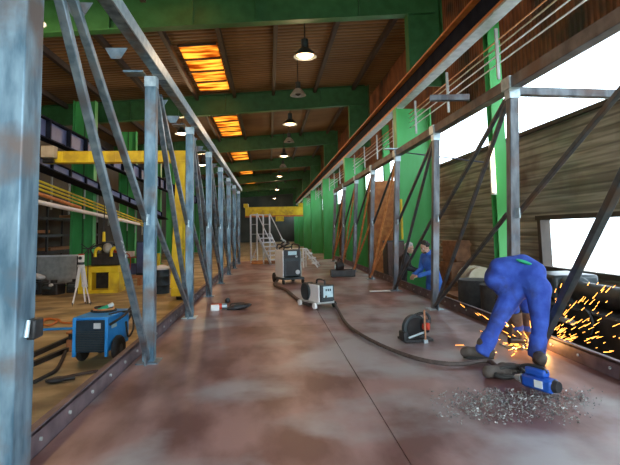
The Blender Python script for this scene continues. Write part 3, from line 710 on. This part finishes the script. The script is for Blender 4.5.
for x in (-.35,.35): MB().box((x,0,.4),(.05,.3,.8)).build('foot','white',t)
t = thing('storage_rack','dark storage rack loaded with brown timber against the left bay wall','rack',(-9.2,20,0))
for y in (15,18,21,24,27):
    for x in (-9.5,-8.9): MB().box((x,y,1.7),(.08,.08,3.4)).build('upright','darkmetal',t,off=t.location)
for z in (1.3,2.0,2.7):
    for x in (-9.5,-8.9): MB().box((x,21,z),(.06,12.2,.1)).build('beam','darkmetal',t,off=t.location)
for k,(y,z,l) in enumerate(((17,2.08,3),(20.2,2.1,2.4),(23,1.38,3),(19,1.4,2.6),(25,2.78,3))):
    q=tag(MB().box((-9.2,y,z+.06),(.5,l,.12),0).build('timber_stack','wood',bevel=.01),'brown timber stack on the dark rack, %s of five' % ORD[k],'timber','timber on the rack')
q=at(143,277,z=0)
t=thing('control_cabinet','dark navy control cabinet behind the second left truss post','cabinet',(q.x,q.y,0))
MB().box((0,0,.85),(.5,.5,1.6)).build('body','bluegrille',t,bevel=.015)
d=MB().box((0,-.26,.9),(.44,.02,1.4)).build('door','girder_blue',t,bevel=.005); MB().box((.16,-.28,.9),(.03,.02,.14)).build('handle','greyl',d)
MB().box((0,0,.03),(.46,.46,.06)).build('plinth','black',t)
q=at(158,280,z=0)
t=thing('bollard','yellow guard bollard behind the dark blue drum','bollard',(q.x,q.y,0))
MB().cyl((0,0,.02),(0,0,1.15),.09).build('post','yellow',t,bevel=.01); MB().box((0,0,.015),(.3,.3,.03)).build('base_plate','yellow',t); MB().cyl((0,0,1.15),(0,0,1.2),.095,.06).build('cap','greentag',t)
q=at(128,276,z=0)
t=thing('workbench','cluttered steel workbench between the green columns of the left bay','workbench',(q.x,q.y+.6,0))
MB().box((0,0,.86),(1.9,.8,.06)).build('top','wood',t,bevel=.006)
for x in (-.88,.88):
    for y in (-.34,.34): MB().box((x,y,.42),(.07,.07,.84)).build('leg','darkmetal',t)
MB().box((.3,0,.3),(.7,.6,.5)).build('drawer_unit','girder_blue',t,bevel=.01)
for k,(x,mm,h,lb) in enumerate(((-.6,'red',.34,'red parts bin on the cluttered steel workbench'),(-.1,'white',.26,'white parts bin on the cluttered steel workbench'),(.45,'greyl',.42,'grey parts bin on the cluttered steel workbench'))):
    o=thing('parts_bin',lb,'bin',(q.x+x,q.y+.6,.89),0,'bins on the workbench')
    MB().box((0,0,.015),(.38,.4,.03)).build('bottom',mm,o)
    for dy in (-.19,.19): MB().box((0,dy,h/2),(.38,.02,h)).build('side',mm,o)
    for dx in (-.18,.18): MB().box((dx,0,h/2),(.02,.38,h)).build('end',mm,o)
# floor rails, hose, bar and cables
for k,(a,b) in enumerate((((-10,360),(100,331.5)),((-10,371),(92,342)))):
    p0=at(30,356+9*k,z=.04); p1=at(76,335.5+10*k,z=.04); d=(p1-p0)
    t=tag(MB().bar(p0-d*1.2,p1+d*1.1,.075,.07).build('floor_rail','darkmetal'),['dark steel rail on the floor beside the blue generator, farther one','dark steel rail on the floor beside the blue generator, nearer one'][k],'rail','floor rails')
q=at(57,329,z=.03); t=tag(MB().bar(at(41,329.5,z=.03),at(76,328,z=.03),.07,.04).build('flat_bar','blue'),'blue flat bar lying on the floor left of the generator','bar')
pts=[at(u,v,z=.03) for u,v in ((36,324),(42,320),(50,318.5),(57,321),(50,325),(42,324),(46,319.5),(58,319.5),(62,322.5),(72,323))]
cable('air_hose',pts,.022,'orange','tangled orange air hose on the floor left of the generator')
pts=[at(u,v,z=.03) for u,v in ((34,382),(46,376),(56,370),(62,360),(66,350),(70,345),(68,338))]
cable('power_cable',pts,.028,'rubber','thick black power cable snaking to the front of the blue generator','cable')
pts=[at(u,v,z=.03) for u,v in ((46,381),(56,378),(66,377),(80,374),(98,371))]
cable('ground_cable',pts,.022,'hose','brown cable crossing the floor below the blue generator','cable')
g=at(56,380,z=.04); t=tag(MB().ball(g,(.13,.06,.04),M4.Rotation(.4,4,'Z')).cyl(g,g+V((.22,.08,0)),.03).build('cable_plug','black'),'black plug where the floor cables meet','plug')
g=at(70,351,z=.0); t=thing('valve_block','rusty valve block at the front foot of the blue generator','valve',(g.x,g.y,0))
MB().box((0,0,.1),(.10,.1,.2)).build('block','rust',t,bevel=.01); MB().cyl((0,0,.2),(0,0,.3),.03).build('stem','darkmetal',t); MB().cyl((0,0,.3),(0,0,.33),.07).build('hand_wheel','rust',t)

# ------------------------------------------------------------------ right side, behind the truss
def drum(loc, r, h, mm, label, cat='drum', lying=False):
    t=thing('steel_drum',label,cat,loc)
    mt=M4.Translation((0,0,r)) @ M4.Rotation(PI/2,4,'X') @ M4.Translation((0,0,-h/2)) if lying else M4.Identity(4)
    MB().lathe([(.02,0),(r,0),(r,h*.33),(r*1.05,h*.35),(r,h*.37),(r,h*.64),(r*1.05,h*.66),(r,h*.68),(r,h),(.02,h)],mt,26).build('body',mm,t)
    MB().lathe([(r*.98,h),(r*1.04,h),(r*1.04,h+.02),(r*.96,h+.02)],mt,26).build('rim',mm,t)
    return t
drum((4.25,10.2,.62),.28,.62,'beige','beige drum lying on a rusty plinth behind the right truss','drum',True)
t=thing('plinth','rusty plinth under the beige drum','plinth',(4.25,10.2,0))
MB().box((0,0,.29),(.9,1.1,.58)).build('block','rust',t,bevel=.02); MB().box((0,0,.595),(1.0,1.2,.03)).build('top_plate','wood',t)
for k,(x,y,h) in enumerate(((4.5,11.9,.6),(4.45,11.9,.56),(4.5,11.85,.5))):
    z=(0,.61,1.18)[k]
    t=thing('rusty_crate',['rusty crate at the bottom of the stack by the slim green post','rusty crate in the middle of the stack by the slim green post','rusty crate on top of the stack by the slim green post'][k],'crate',(x,y,z),.1*k,'stack of rusty crates')
    MB().box((0,0,h/2),(.52-.06*k,.6,h)).build('box','crate',t,bevel=.015)
    for dz in (.1,h-.1): MB().box((0,0,dz),(.56-.06*k,.64,.06)).build('band','crate',t)
for k,(x,y) in enumerate(((3.36,8.1),(3.40,7.3))):
    drum((x,y,0),.27,1.12,'rubber',['black ribbed drum behind the left leg of the bending worker','black ribbed drum right behind the bending worker'][k])
# old lathe by the window
t=thing('lathe','big dark oily lathe below the bright window','lathe',(4.45,6.7,0),0)
MB().box((0,0,.45),(.9,2.6,.9)).build('bed','darkmetal',t,bevel=.03)
MB().box((.05,.8,1.08),(.7,.8,.36)).build('headstock','charcoal',t,bevel=.05)
MB().cyl((-.05,.4,1.05),(-.05,-.9,1.05),.15).build('workpiece','darkmetal',t)
MB().cyl((-.05,.42,1.05),(-.05,.22,1.05),.22).build('chuck','charcoal',t,bevel=.02)
MB().box((.0,-1.0,1.05),(.4,.4,.3)).build('tailstock','darkmetal',t,bevel=.03)
MB().cyl((-.49,-.3,.72),(-.49,.3,.72),.04).build('lead_screw','greyl',t)
for y in (-.6,.5):
    w=MB().lathe([(.13,-.015),(.16,-.015),(.16,.015),(.13,.015)],M4.Translation((-.52,y,.78)) @ M4.Rotation(PI/2,4,'Y'),22).build('hand_wheel','darkmetal',t)
    for k in range(3):
        a=k*PI/3; MB().bar((-.52,y-.14*math.cos(a),.78-.14*math.sin(a)),(-.52,y+.14*math.cos(a),.78+.14*math.sin(a)),.02,.02).build('spoke','darkmetal',w)
t=thing('pipe_bundle','bundle of dark pipes lying between the right truss and the lathe','pipe bundle',(3.55,6.0,0))
for k,(x,z,r) in enumerate(((-.12,.13,.12),(.14,.13,.12),(.0,.34,.11),(.28,.36,.10))):
    MB().cyl((x,-1.8,z),(x,.9,z),r).build('pipe','darkmetal',t)
t=thing('cabinet','dark brown steel cabinet left of the man in the black coat','cabinet',(3.27,13.1,0))
MB().box((0,0,.85),(.46,.5,1.66)).build('body','rust' if False else 'darkmetal',t,bevel=.01)
for x in (-.115,.115):
    d=MB().box((x,-.26,.87),(.21,.02,1.55)).build('door','browncab',t,bevel=.004); MB().box((x*.3,-.28,.9),(.02,.02,.12)).build('handle','greyl',d)
MB().box((0,0,.02),(.44,.46,.04)).build('plinth','black',t)
pl=[(3.9,16.4,3.6,.9,'tall rusty steel plate leaning behind the man in the black coat')]
for x,y,h,w,lb in pl:
    tag(MB().box((x,y,h/2),(w,.06,h),0,-.06).build('steel_plate','rustwall' if False else 'rust',bevel=.004),lb,'plate')
g=at(405,220,y=13.5); t=tag(MB().box((3.63,13.5,2.25),(.05,.08,1.1)).build('warning_strip','yellow',bevel=.005),'yellow strip fixed upright to the edge of a green column','strip')

# ------------------------------------------------------------------ people
def basis(fwd, up):
    f = V(fwd).normalized(); r = f.cross(V(up)).normalized(); u = r.cross(f)
    return M4(((r.x,f.x,u.x,0),(r.y,f.y,u.y,0),(r.z,f.z,u.z,0),(0,0,0,1)))   # local x right, y forward, z up
def hand_shapes(mb, wrist, d, n, side, curl=.6, s=1.0, fat=1.0):
    """palm, four bent fingers and a thumb; d = along the hand, n = back-of-hand normal"""
    B = basis(d, n); w = V(wrist)
    L = lambda x,y,z: w + (B @ V((x*s,y*s,z*s)))
    mb.cap(L(0,-.01,0), L(0,.03,0), .026*s*fat, .030*s*fat)
    mb.ball(L(0,.052,0), (.040*s*fat,.048*s,.018*s*fat), B)
    for k,(x,ln) in enumerate(((-.030,.068),(-.010,.078),(.011,.073),(.031,.056))):
        x *= side*-1 if side else 1
        p = L(x,.088,0); a = 0
        for q,(fr,rr) in enumerate(((.45,.0098),(.32,.0088),(.23,.0078))):
            a += curl*(.75 if q == 0 else 1.0)
            pn = p + (B @ V((x*.05, math.cos(a)*ln*fr*s, -math.sin(a)*ln*fr*s)))
            mb.cap(p, pn, rr*s*fat, rr*.93*s*fat, 8); p = pn
    p0 = L(-.030*side*-1*-1 if False else -.028*side,.022,-.006); p1 = L(-.060*side,.05,-.018); p2 = L(-.062*side,.078,-.034)
    mb.cap(p0,p1,.014*s*fat,.011*s*fat,8); mb.cap(p1,p2,.011*s*fat,.009*s*fat,8)
def head_shapes(mb, c, fwd, up, s=1.0):
    B = basis(fwd, up); L = lambda x,y,z: V(c)+(B @ V((x*s,y*s,z*s)))
    mb.ball(L(0,-.012,.03),(.077*s,.098*s,.088*s),B,20); mb.ball(L(0,.02,-.04),(.060*s,.070*s,.075*s),B,18)
    mb.ball(L(0,.058,-.092),(.030*s,.026*s,.022*s),B); mb.cap(L(0,.085,.01),L(0,.106,-.028),.010*s,.015*s,8)
    mb.ball(L(0,.083,-.062),(.024*s,.012*s,.008*s),B); mb.ball(L(0,.082,-.074),(.021*s,.011*s,.007*s),B)
    for k in (-1,1):
        mb.ball(L(.078*k,-.008,-.01),(.010*s,.022*s,.032*s),B,10); mb.cap(L(.014*k,.084,.026),L(.048*k,.072,.024),.010*s,.009*s,8)
        mb.ball(L(.042*k,.06,-.025),(.024*s,.02*s,.02*s),B,10)
    return L, B
def face_bits(root, off, L, B, s=1.0):
    for k in (-1,1):
        e = MB().ball(L(.031*k,.079,.004),(.013*s,.011*s,.008*s),B,12).build('eye','eye',root,off=off)
        MB().ball(L(.031*k,.088,.004),(.006*s,.004*s,.006*s),B,10).build('iris','iris',e,off=off)
        MB().cap(L(.016*k,.092,.027),L(.046*k,.081,.026),.005*s,.004*s,8).build('eyebrow','hair',root,off=off)
    MB().cap(L(-.018,.094,-.068),L(.018,.094,-.068),.004*s,.004*s,8).build('mouth','wood',root,off=off)
def limbs(mb, J, k, leg=True, arm=True):
    """k scales thickness: body 1, cloth > 1"""
    if arm:
        for s in 'LR':
            mb.cap(J['sh'+s],J['el'+s],.058*k,.046*k); mb.cap(J['el'+s],J['wr'+s],.045*k,.031*k)
    if leg:
        for s in 'LR':
            mb.cap(J['hip'+s],J['kn'+s],.092*k,.062*k); mb.cap(J['kn'+s],J['an'+s],.060*k,.043*k)
def trunk(mb, J, k):
    ax = (J['shR']-J['shL']).normalized(); ah = (J['hipR']-J['hipL']).normalized()
    for a,b,w0,w1,d0,d1,h in (('pelvis','waist',.165,.145,.115,.10,ah),('waist','chest',.145,.175,.10,.12,(ax+ah).normalized())):
        for q in range(6):
            t=q/5; c=J[a].lerp(J[b],t); d=(J[b]-J[a]).normalized(); B=basis(d,h.cross(d))
            mb.ball(c,((w0+(w1-w0)*t)*k,.10*k,(d0+(d1-d0)*t)*k),B,16)
    d=(J['neck']-J['chest']).normalized(); B=basis(d,ax.cross(d))
    mb.ball(J['chest'],(.185*k,.11*k,.12*k),B,16)
    for s in 'LR':
        mb.cap(J['chest'].lerp(J['neck'],.55),J['sh'+s],.062*k,.060*k); mb.cap(J['pelvis'],J['hip'+s],.11*k,.10*k)
def make_person(label, J, cloth, clothes_name, hairmat, fwd, hup, gloves=None, group=None, boots=True, curl=.8, hdir=None, cover_legs=None, beard=False, cap=None, ckl=1.30, ckt=1.12):
    off = V((J['anL'].x*.5+J['anR'].x*.5, J['anL'].y*.5+J['anR'].y*.5, min(J['anL'].z,J['anR'].z)-.09))
    mb = MB(); trunk(mb,J,.92); limbs(mb,J,.95)
    mb.cap(J['neck'],J['head'],.056,.052)
    L,B = head_shapes(mb,J['head'],fwd,hup)
    for s in 'LR':
        d=(J['wr'+s]-J['el'+s]).normalized(); d=(d+(hdir or V((0,0,0)))).normalized()
        hand_shapes(mb,J['wr'+s],d,J.get('n'+s,V((0,0,1))),1 if s=='R' else -1,curl)
        mb.cap(J['an'+s],J['an'+s]+J['toe'+s]*.10-V((0,0,.05)),.045,.04)
    body = mb.build('person','skin',None,off=off,remesh=.0075,sm_it=2); body.location = off
    tag(body,label,'person',group)
    face_bits(body,off,L,B)
    # hair
    h = MB()
    for q in range(34):
        a=random.uniform(0,2*PI); e=random.uniform(-.15,1.5)
        if math.sin(a)*math.cos(e) > .55 and e < .9: continue
        h.ball(L(.078*math.cos(a)*math.cos(e), -.018+.098*math.sin(a)*math.cos(e), .032+.090*math.sin(e)),random.uniform(.022,.034),n=8)
    h.ball(L(0,-.022,.042),(.080,.098,.086),B)
    h.build('hair',hairmat,body,off=off,remesh=.008,sm_it=2)
    if beard:
        b=MB()
        for q in range(15):
            x=-.05+.1*q/14; b.ball(L(x,.075-6*x*x,-.085),.018,n=8)
        b.build('beard',hairmat,body,off=off,remesh=.007)
    c = MB(); trunk(c,J,ckt)
    limbs(c,J,ckl,leg=cover_legs is None)
    for s in 'LR':   # cuffs: cut the sleeve short of the hand and hem the trousers
        d=(J['wr'+s]-J['el'+s]).normalized(); c.cyl(J['wr'+s]-d*.06,J['wr'+s]-d*.01,.046*ckl*.9,.042*ckl,14)
        if cover_legs is None:
            d=(J['an'+s]-J['kn'+s]).normalized(); c.cyl(J['kn'+s].lerp(J['an'+s],.5),J['an'+s]+d*.055,.062*ckl,.062*ckl,16)
            m_=J['kn'+s]; 
            for q in range(3): c.ball(J['kn'+s].lerp(J['an'+s],.62+.13*q),(.064*ckl,.064*ckl,.022),n=14)
    c.build(clothes_name,cloth,body,off=off,remesh=.012,sm_it=9)
    if cover_legs:
        c=MB(); limbs(c,J,1.25,arm=False)
        for s in 'LR': c.cap(J['pelvis'],J['hip'+s],.125,.118)
        c.build('trousers',cover_legs,body,off=off,remesh=.012)
    co=MB(); d=(J['head']-J['neck']).normalized()
    co.cyl(J['neck']-d*.02,J['neck']+d*.035,.078,.070,18); co.build('collar',cloth,body,off=off)
    for s in 'LR':
        t=J['toe'+s]; a=J['an'+s]; g=V((a.x,a.y,off.z))
        b=MB(); b.cap(a+V((0,0,.05)),g+V((0,0,.062))-t*.03,.070,.064); b.cap(g+V((0,0,.060))-t*.05,g+V((0,0,.055))+t*.18,.058,.050); b.ball(g+V((0,0,.062))+t*.15,(.062,.062,.05))
        bo=b.build('boot','boot',body,off=off,remesh=.009)
        r=t.cross(V((0,0,1))); S=MB(); poly=[]
        for q in range(20):
            an=2*PI*q/20; poly.append((math.cos(an)*.052,math.sin(an)*.145+.055))
        S.prism(poly,.024,M4(((r.x,t.x,0,g.x),(r.y,t.y,0,g.y),(0,0,1,g.z+.012),(0,0,0,1)))); S.build('sole','rubber',bo,off=off)
        if gloves:
            gl=MB(); dd=(J['wr'+s]-J['el'+s]).normalized(); d2=(dd+(hdir or V((0,0,0)))).normalized()
            hand_shapes(gl,J['wr'+s],d2,J.get('n'+s,V((0,0,1))),1 if s=='R' else -1,curl,1.06,1.22)
            gl.cyl(J['wr'+s]-dd*.20,J['wr'+s]+dd*.02,.072,.040,18)
            gl.build('glove',gloves,body,off=off,remesh=.0065,sm_it=2)
    return body, off

# the worker bending over the right edge beam
J = {}
J['anL']=at(484,349,y=4.90); J['anL'].z=DZ+.10
J['anR']=at(537,352,y=4.74); J['anR'].z=DZ+.10
J['hipL']=at(515,289,y=4.95); J['hipR']=at(538,289,y=4.76)
J['knL']=at(498,320,y=4.88); J['knR']=at(540,322,y=4.70)
J['pelvis']=at(529,280,y=4.88); J['waist']=at(518,270,y=4.97); J['chest']=at(503,275,y=5.04); J['neck']=at(501,288,y=5.13)
J['head']=at(505,303,y=5.19)
J['shL']=at(495,281,y=4.97); J['shR']=at(513,279,y=5.20)
J['elL']=at(513,305,y=5.12); J['elR']=at(527,308,y=5.19)
J['wrL']=at(519,330,y=5.16); J['wrR']=at(529,331,y=5.20)
J['toeL']=V((-.95,.30,0)).normalized(); J['toeR']=V((-.30,-.95,0)).normalized()
J['nL']=V((-.3,-.6,.7)); J['nR']=V((.2,.3,.9))
body, off = make_person('person in blue overalls and dark boots bending low over the edge beam amid sparks',J,'cover','overalls','hair',V((.35,.35,-.85)),V((.3,.6,.5)),gloves='glove',hdir=V((.5,.1,-.2)),ckl=1.34,ckt=1.30)
# seat of the overalls, baggy at the back, green shirt tail showing at the waist
b=MB(); q=at(524,262,y=4.79); b.ball(q,(.085,.03,.018),M4.Rotation(.32,4,'Y')); b.build('shirt_tail','greentag',body,off=off)
# two men talking beyond the right truss
def standing(x, y, h, face, lean, arms, hd=None):
    J={}; f=V(face).normalized(); r=f.cross(V((0,0,1)))
    k=h/1.75; B=V((x,y,0))
    P=lambda a,b,z: B+r*a*k+f*b*k+V((0,0,z*k))
    J['anL']=P(-.11,0,.10); J['anR']=P(.11,.03,.10); J['knL']=P(-.10,.03,.50); J['knR']=P(.10,.05,.50)
    J['hipL']=P(-.09,0,.90); J['hipR']=P(.09,0,.90); J['pelvis']=P(0,0,.96)
    J['waist']=P(0,lean*.25,1.12); J['chest']=P(0,lean*.6,1.32); J['neck']=P(0,lean*.95,1.50)
    J['head']=P(0,lean*1.35+.03,1.625-lean*.12)
    for s,q in (('L',-1),('R',1)):
        J['sh'+s]=P(q*.18,lean*.85,1.42); J['el'+s]=P(q*.235,lean*.75+arms[0],1.14); J['wr'+s]=P(q*arms[1],lean*.7+arms[2],1.06)
        J['toe'+s]=f.copy(); J['n'+s]=V((0,0,1))+r*q*.5
    return J, f
g=at(431,275,y=10.1)
J,f=standing(g.x+.06,10.1,1.74,(-.95,-.32,0),.12,(.06,.08,.36))
make_person('person with dark curly hair in a bright blue jacket standing by the right truss',J,'jacket','jacket','hair',f+V((0,0,-.45)),V((0,0,1))+f*.4,group=None,cover_legs='jacket',beard=True,ckt=1.16)
g=at(404,275,y=11.6)
J,f=standing(g.x-.03,11.7,1.66,(.92,-.42,0),.14,(.06,.10,.30))
make_person('person in a black coat with grey hair facing the one in blue',J,'coat','coat','greyhair',f+V((0,0,-.3)),V((0,0,1))+f*.3,cover_legs='coat',ckt=1.16)

# grinder in the worker's hands
gp=(at(523,341,y=5.18))
t=thing('angle_grinder','dark angle grinder held by the bending worker against the edge beam','grinder',gp)
MB().cyl((-.16,-.02,.02),(.04,.02,.0),.034).build('body','black',t,bevel=.008)
MB().cyl((.04,.02,.0),(.10,.03,-.02),.036,.03).build('gear_head','greyl',t)
MB().cyl((.10,.03,-.055),(.105,.03,-.065),.085,n=26).build('disc','charcoal',t)
MB().cyl((.06,.05,.0),(.06,.16,.05),.016).build('side_handle','black',t)

# blue tool, gloves and swarf at the bottom right
g=at(540,386,z=DZ+.05)
t=thing('magnetic_drill','blue magnetic drill with a white label lying on the deck before the worker','drill',(g.x,g.y,DZ),-1.15)
MB().box((0,0,.075),(.27,.11,.10)).build('body','blued',t,bevel=.02)
MB().box((.03,-.058,.08),(.07,.008,.055)).build('label_plate','label',t)
MB().box((-.02,.0,.155),(.18,.08,.06)).build('motor_cover','blued',t,bevel=.018)
MB().cyl((.13,0,.08),(.165,0,.08),.05,.04).build('cap','black',t)
MB().tube([(-.14,0,.12),(-.17,0,.16),(-.08,0,.19),(.02,0,.19),(.07,0,.16)],.015).build('handle','black',t)
MB().cyl((-.15,0,.07),(-.24,.02,.06),.04,.02).build('chuck','bright',t)
MB().tube([(-.05,.06,.1),(-.1,.14,.13),(-.2,.16,.08),(-.24,.1,.03)],.014).build('lead','rubber',t)
for k,(u,v,a) in enumerate(((508,372,.2),(527,372,-.3))):
    g=at(u,v,z=DZ+.03)
    mb=MB(); d=V((math.cos(a),math.sin(a),.0))
    hand_shapes(mb,V((0,0,.035))-d*.09,d,V((0,0,1)),1 if k else -1,.35,1.25,1.35); mb.cap(V((0,0,.04))-d*.2,V((0,0,.038))-d*.08,.055,.045)
    o=mb.build('work_glove','boot',remesh=.008); o.location=(g.x,g.y,DZ+.012)
    tag(o,['worn dark glove lying palm down on the swarf, farther from the blue drill','worn dark glove lying half under the blue drill'][k],'glove','discarded work gloves')
g=at(497,372,z=DZ+.03)
cable('lead_coil',[at(u,v,z=DZ+dz) for u,v,dz in ((494,372,.03),(500,366,.06),(512,365,.05),(522,369,.03),(518,375,.03),(504,377,.03),(495,374,.04),(500,369,.07),(516,367,.08),(530,371,.08))],.02,'rubber','coiled black lead beside the blue magnetic drill','cable')
sw=MB()
for k in range(1500):
    u=random.triangular(425,604,520); v=random.triangular(384,425,398)
    if v<388.5-abs(random.gauss(0,2.0)) : continue
    p=at(u,v,z=DZ+.004+random.random()*.018)
    if p.x>2.72: continue
    a=random.uniform(0,PI); l=random.uniform(.006,.02)
    sw.box(p,(l,random.uniform(.002,.006),random.uniform(.002,.008)),a,random.uniform(-.6,.6),random.uniform(-.6,.6))
tag(sw.build('metal_swarf','swarf',smooth=False),'grey metal shavings strewn across the deck in front of the worker','shavings',None,'stuff')

# sparks
src=at(534,346,y=5.25)
for nm,mm,n,lb,smin in (('grinding_sparks','spark',470,'orange sparks spraying from the grinder over the edge beam',.0035),('white_sparks','sparkhot',120,'white hot sparks close to the grinder',.0035)):
    mb=MB()
    for k in range(n):
        if mm=='spark':
            r=random.random()
            if r<.62: d=V((random.uniform(.35,1.0),random.uniform(-.5,.8),random.uniform(-.35,.85))); L=.04+1.2*random.random()**1.7
            else: d=V((random.uniform(-1,.3),random.uniform(-.6,.4),random.uniform(-.1,.75))); L=abs(random.gauss(0,.28))+.03
        else:
            d=V((random.gauss(.1,.6),random.gauss(-.1,.3),random.gauss(.15,.45))); L=abs(random.gauss(0,.16))
        d.normalize(); p=src+d*L-V((0,0,.18*L*L))
        if p.z<DZ+.01 and p.x<2.75: p.z=DZ+.012+random.random()*.02
        if 2.7<p.x<2.95 and p.z<DZ+.2: continue
        ln=random.uniform(.010,.050) if mm=='spark' else random.uniform(.006,.026)
        mb.cyl(p-d*ln,p+d*ln,random.uniform(.0013,.0029),.001,5)
    tag(mb.build(nm,mm,smooth=False),lb,'sparks',None,'stuff')
l=bpy.data.lights.new('spark_light','POINT'); l.energy=5; l.color=(1,.5,.15); l.shadow_soft_size=.08
o=bpy.data.objects.new('spark_light',l); COL.objects.link(o); o.location=src+V((.02,-.12,.08))

# ------------------------------------------------------------------ light
w=bpy.data.worlds.new('daylight'); SC.world=w; w.use_nodes=True
bg=w.node_tree.nodes['Background']; bg.inputs[0].default_value=(.80,.92,1.0,1); bg.inputs[1].default_value=6.5
SC.view_settings.view_transform='Standard'; SC.view_settings.look='None'; SC.view_settings.gamma=1; SC.view_settings.use_curve_mapping=False
SC.view_settings.exposure=0.15
SC.cycles.use_denoising=True; SC.cycles.max_bounces=10; SC.cycles.diffuse_bounces=6; SC.cycles.transparent_max_bounces=12; SC.cycles.sample_clamp_indirect=8
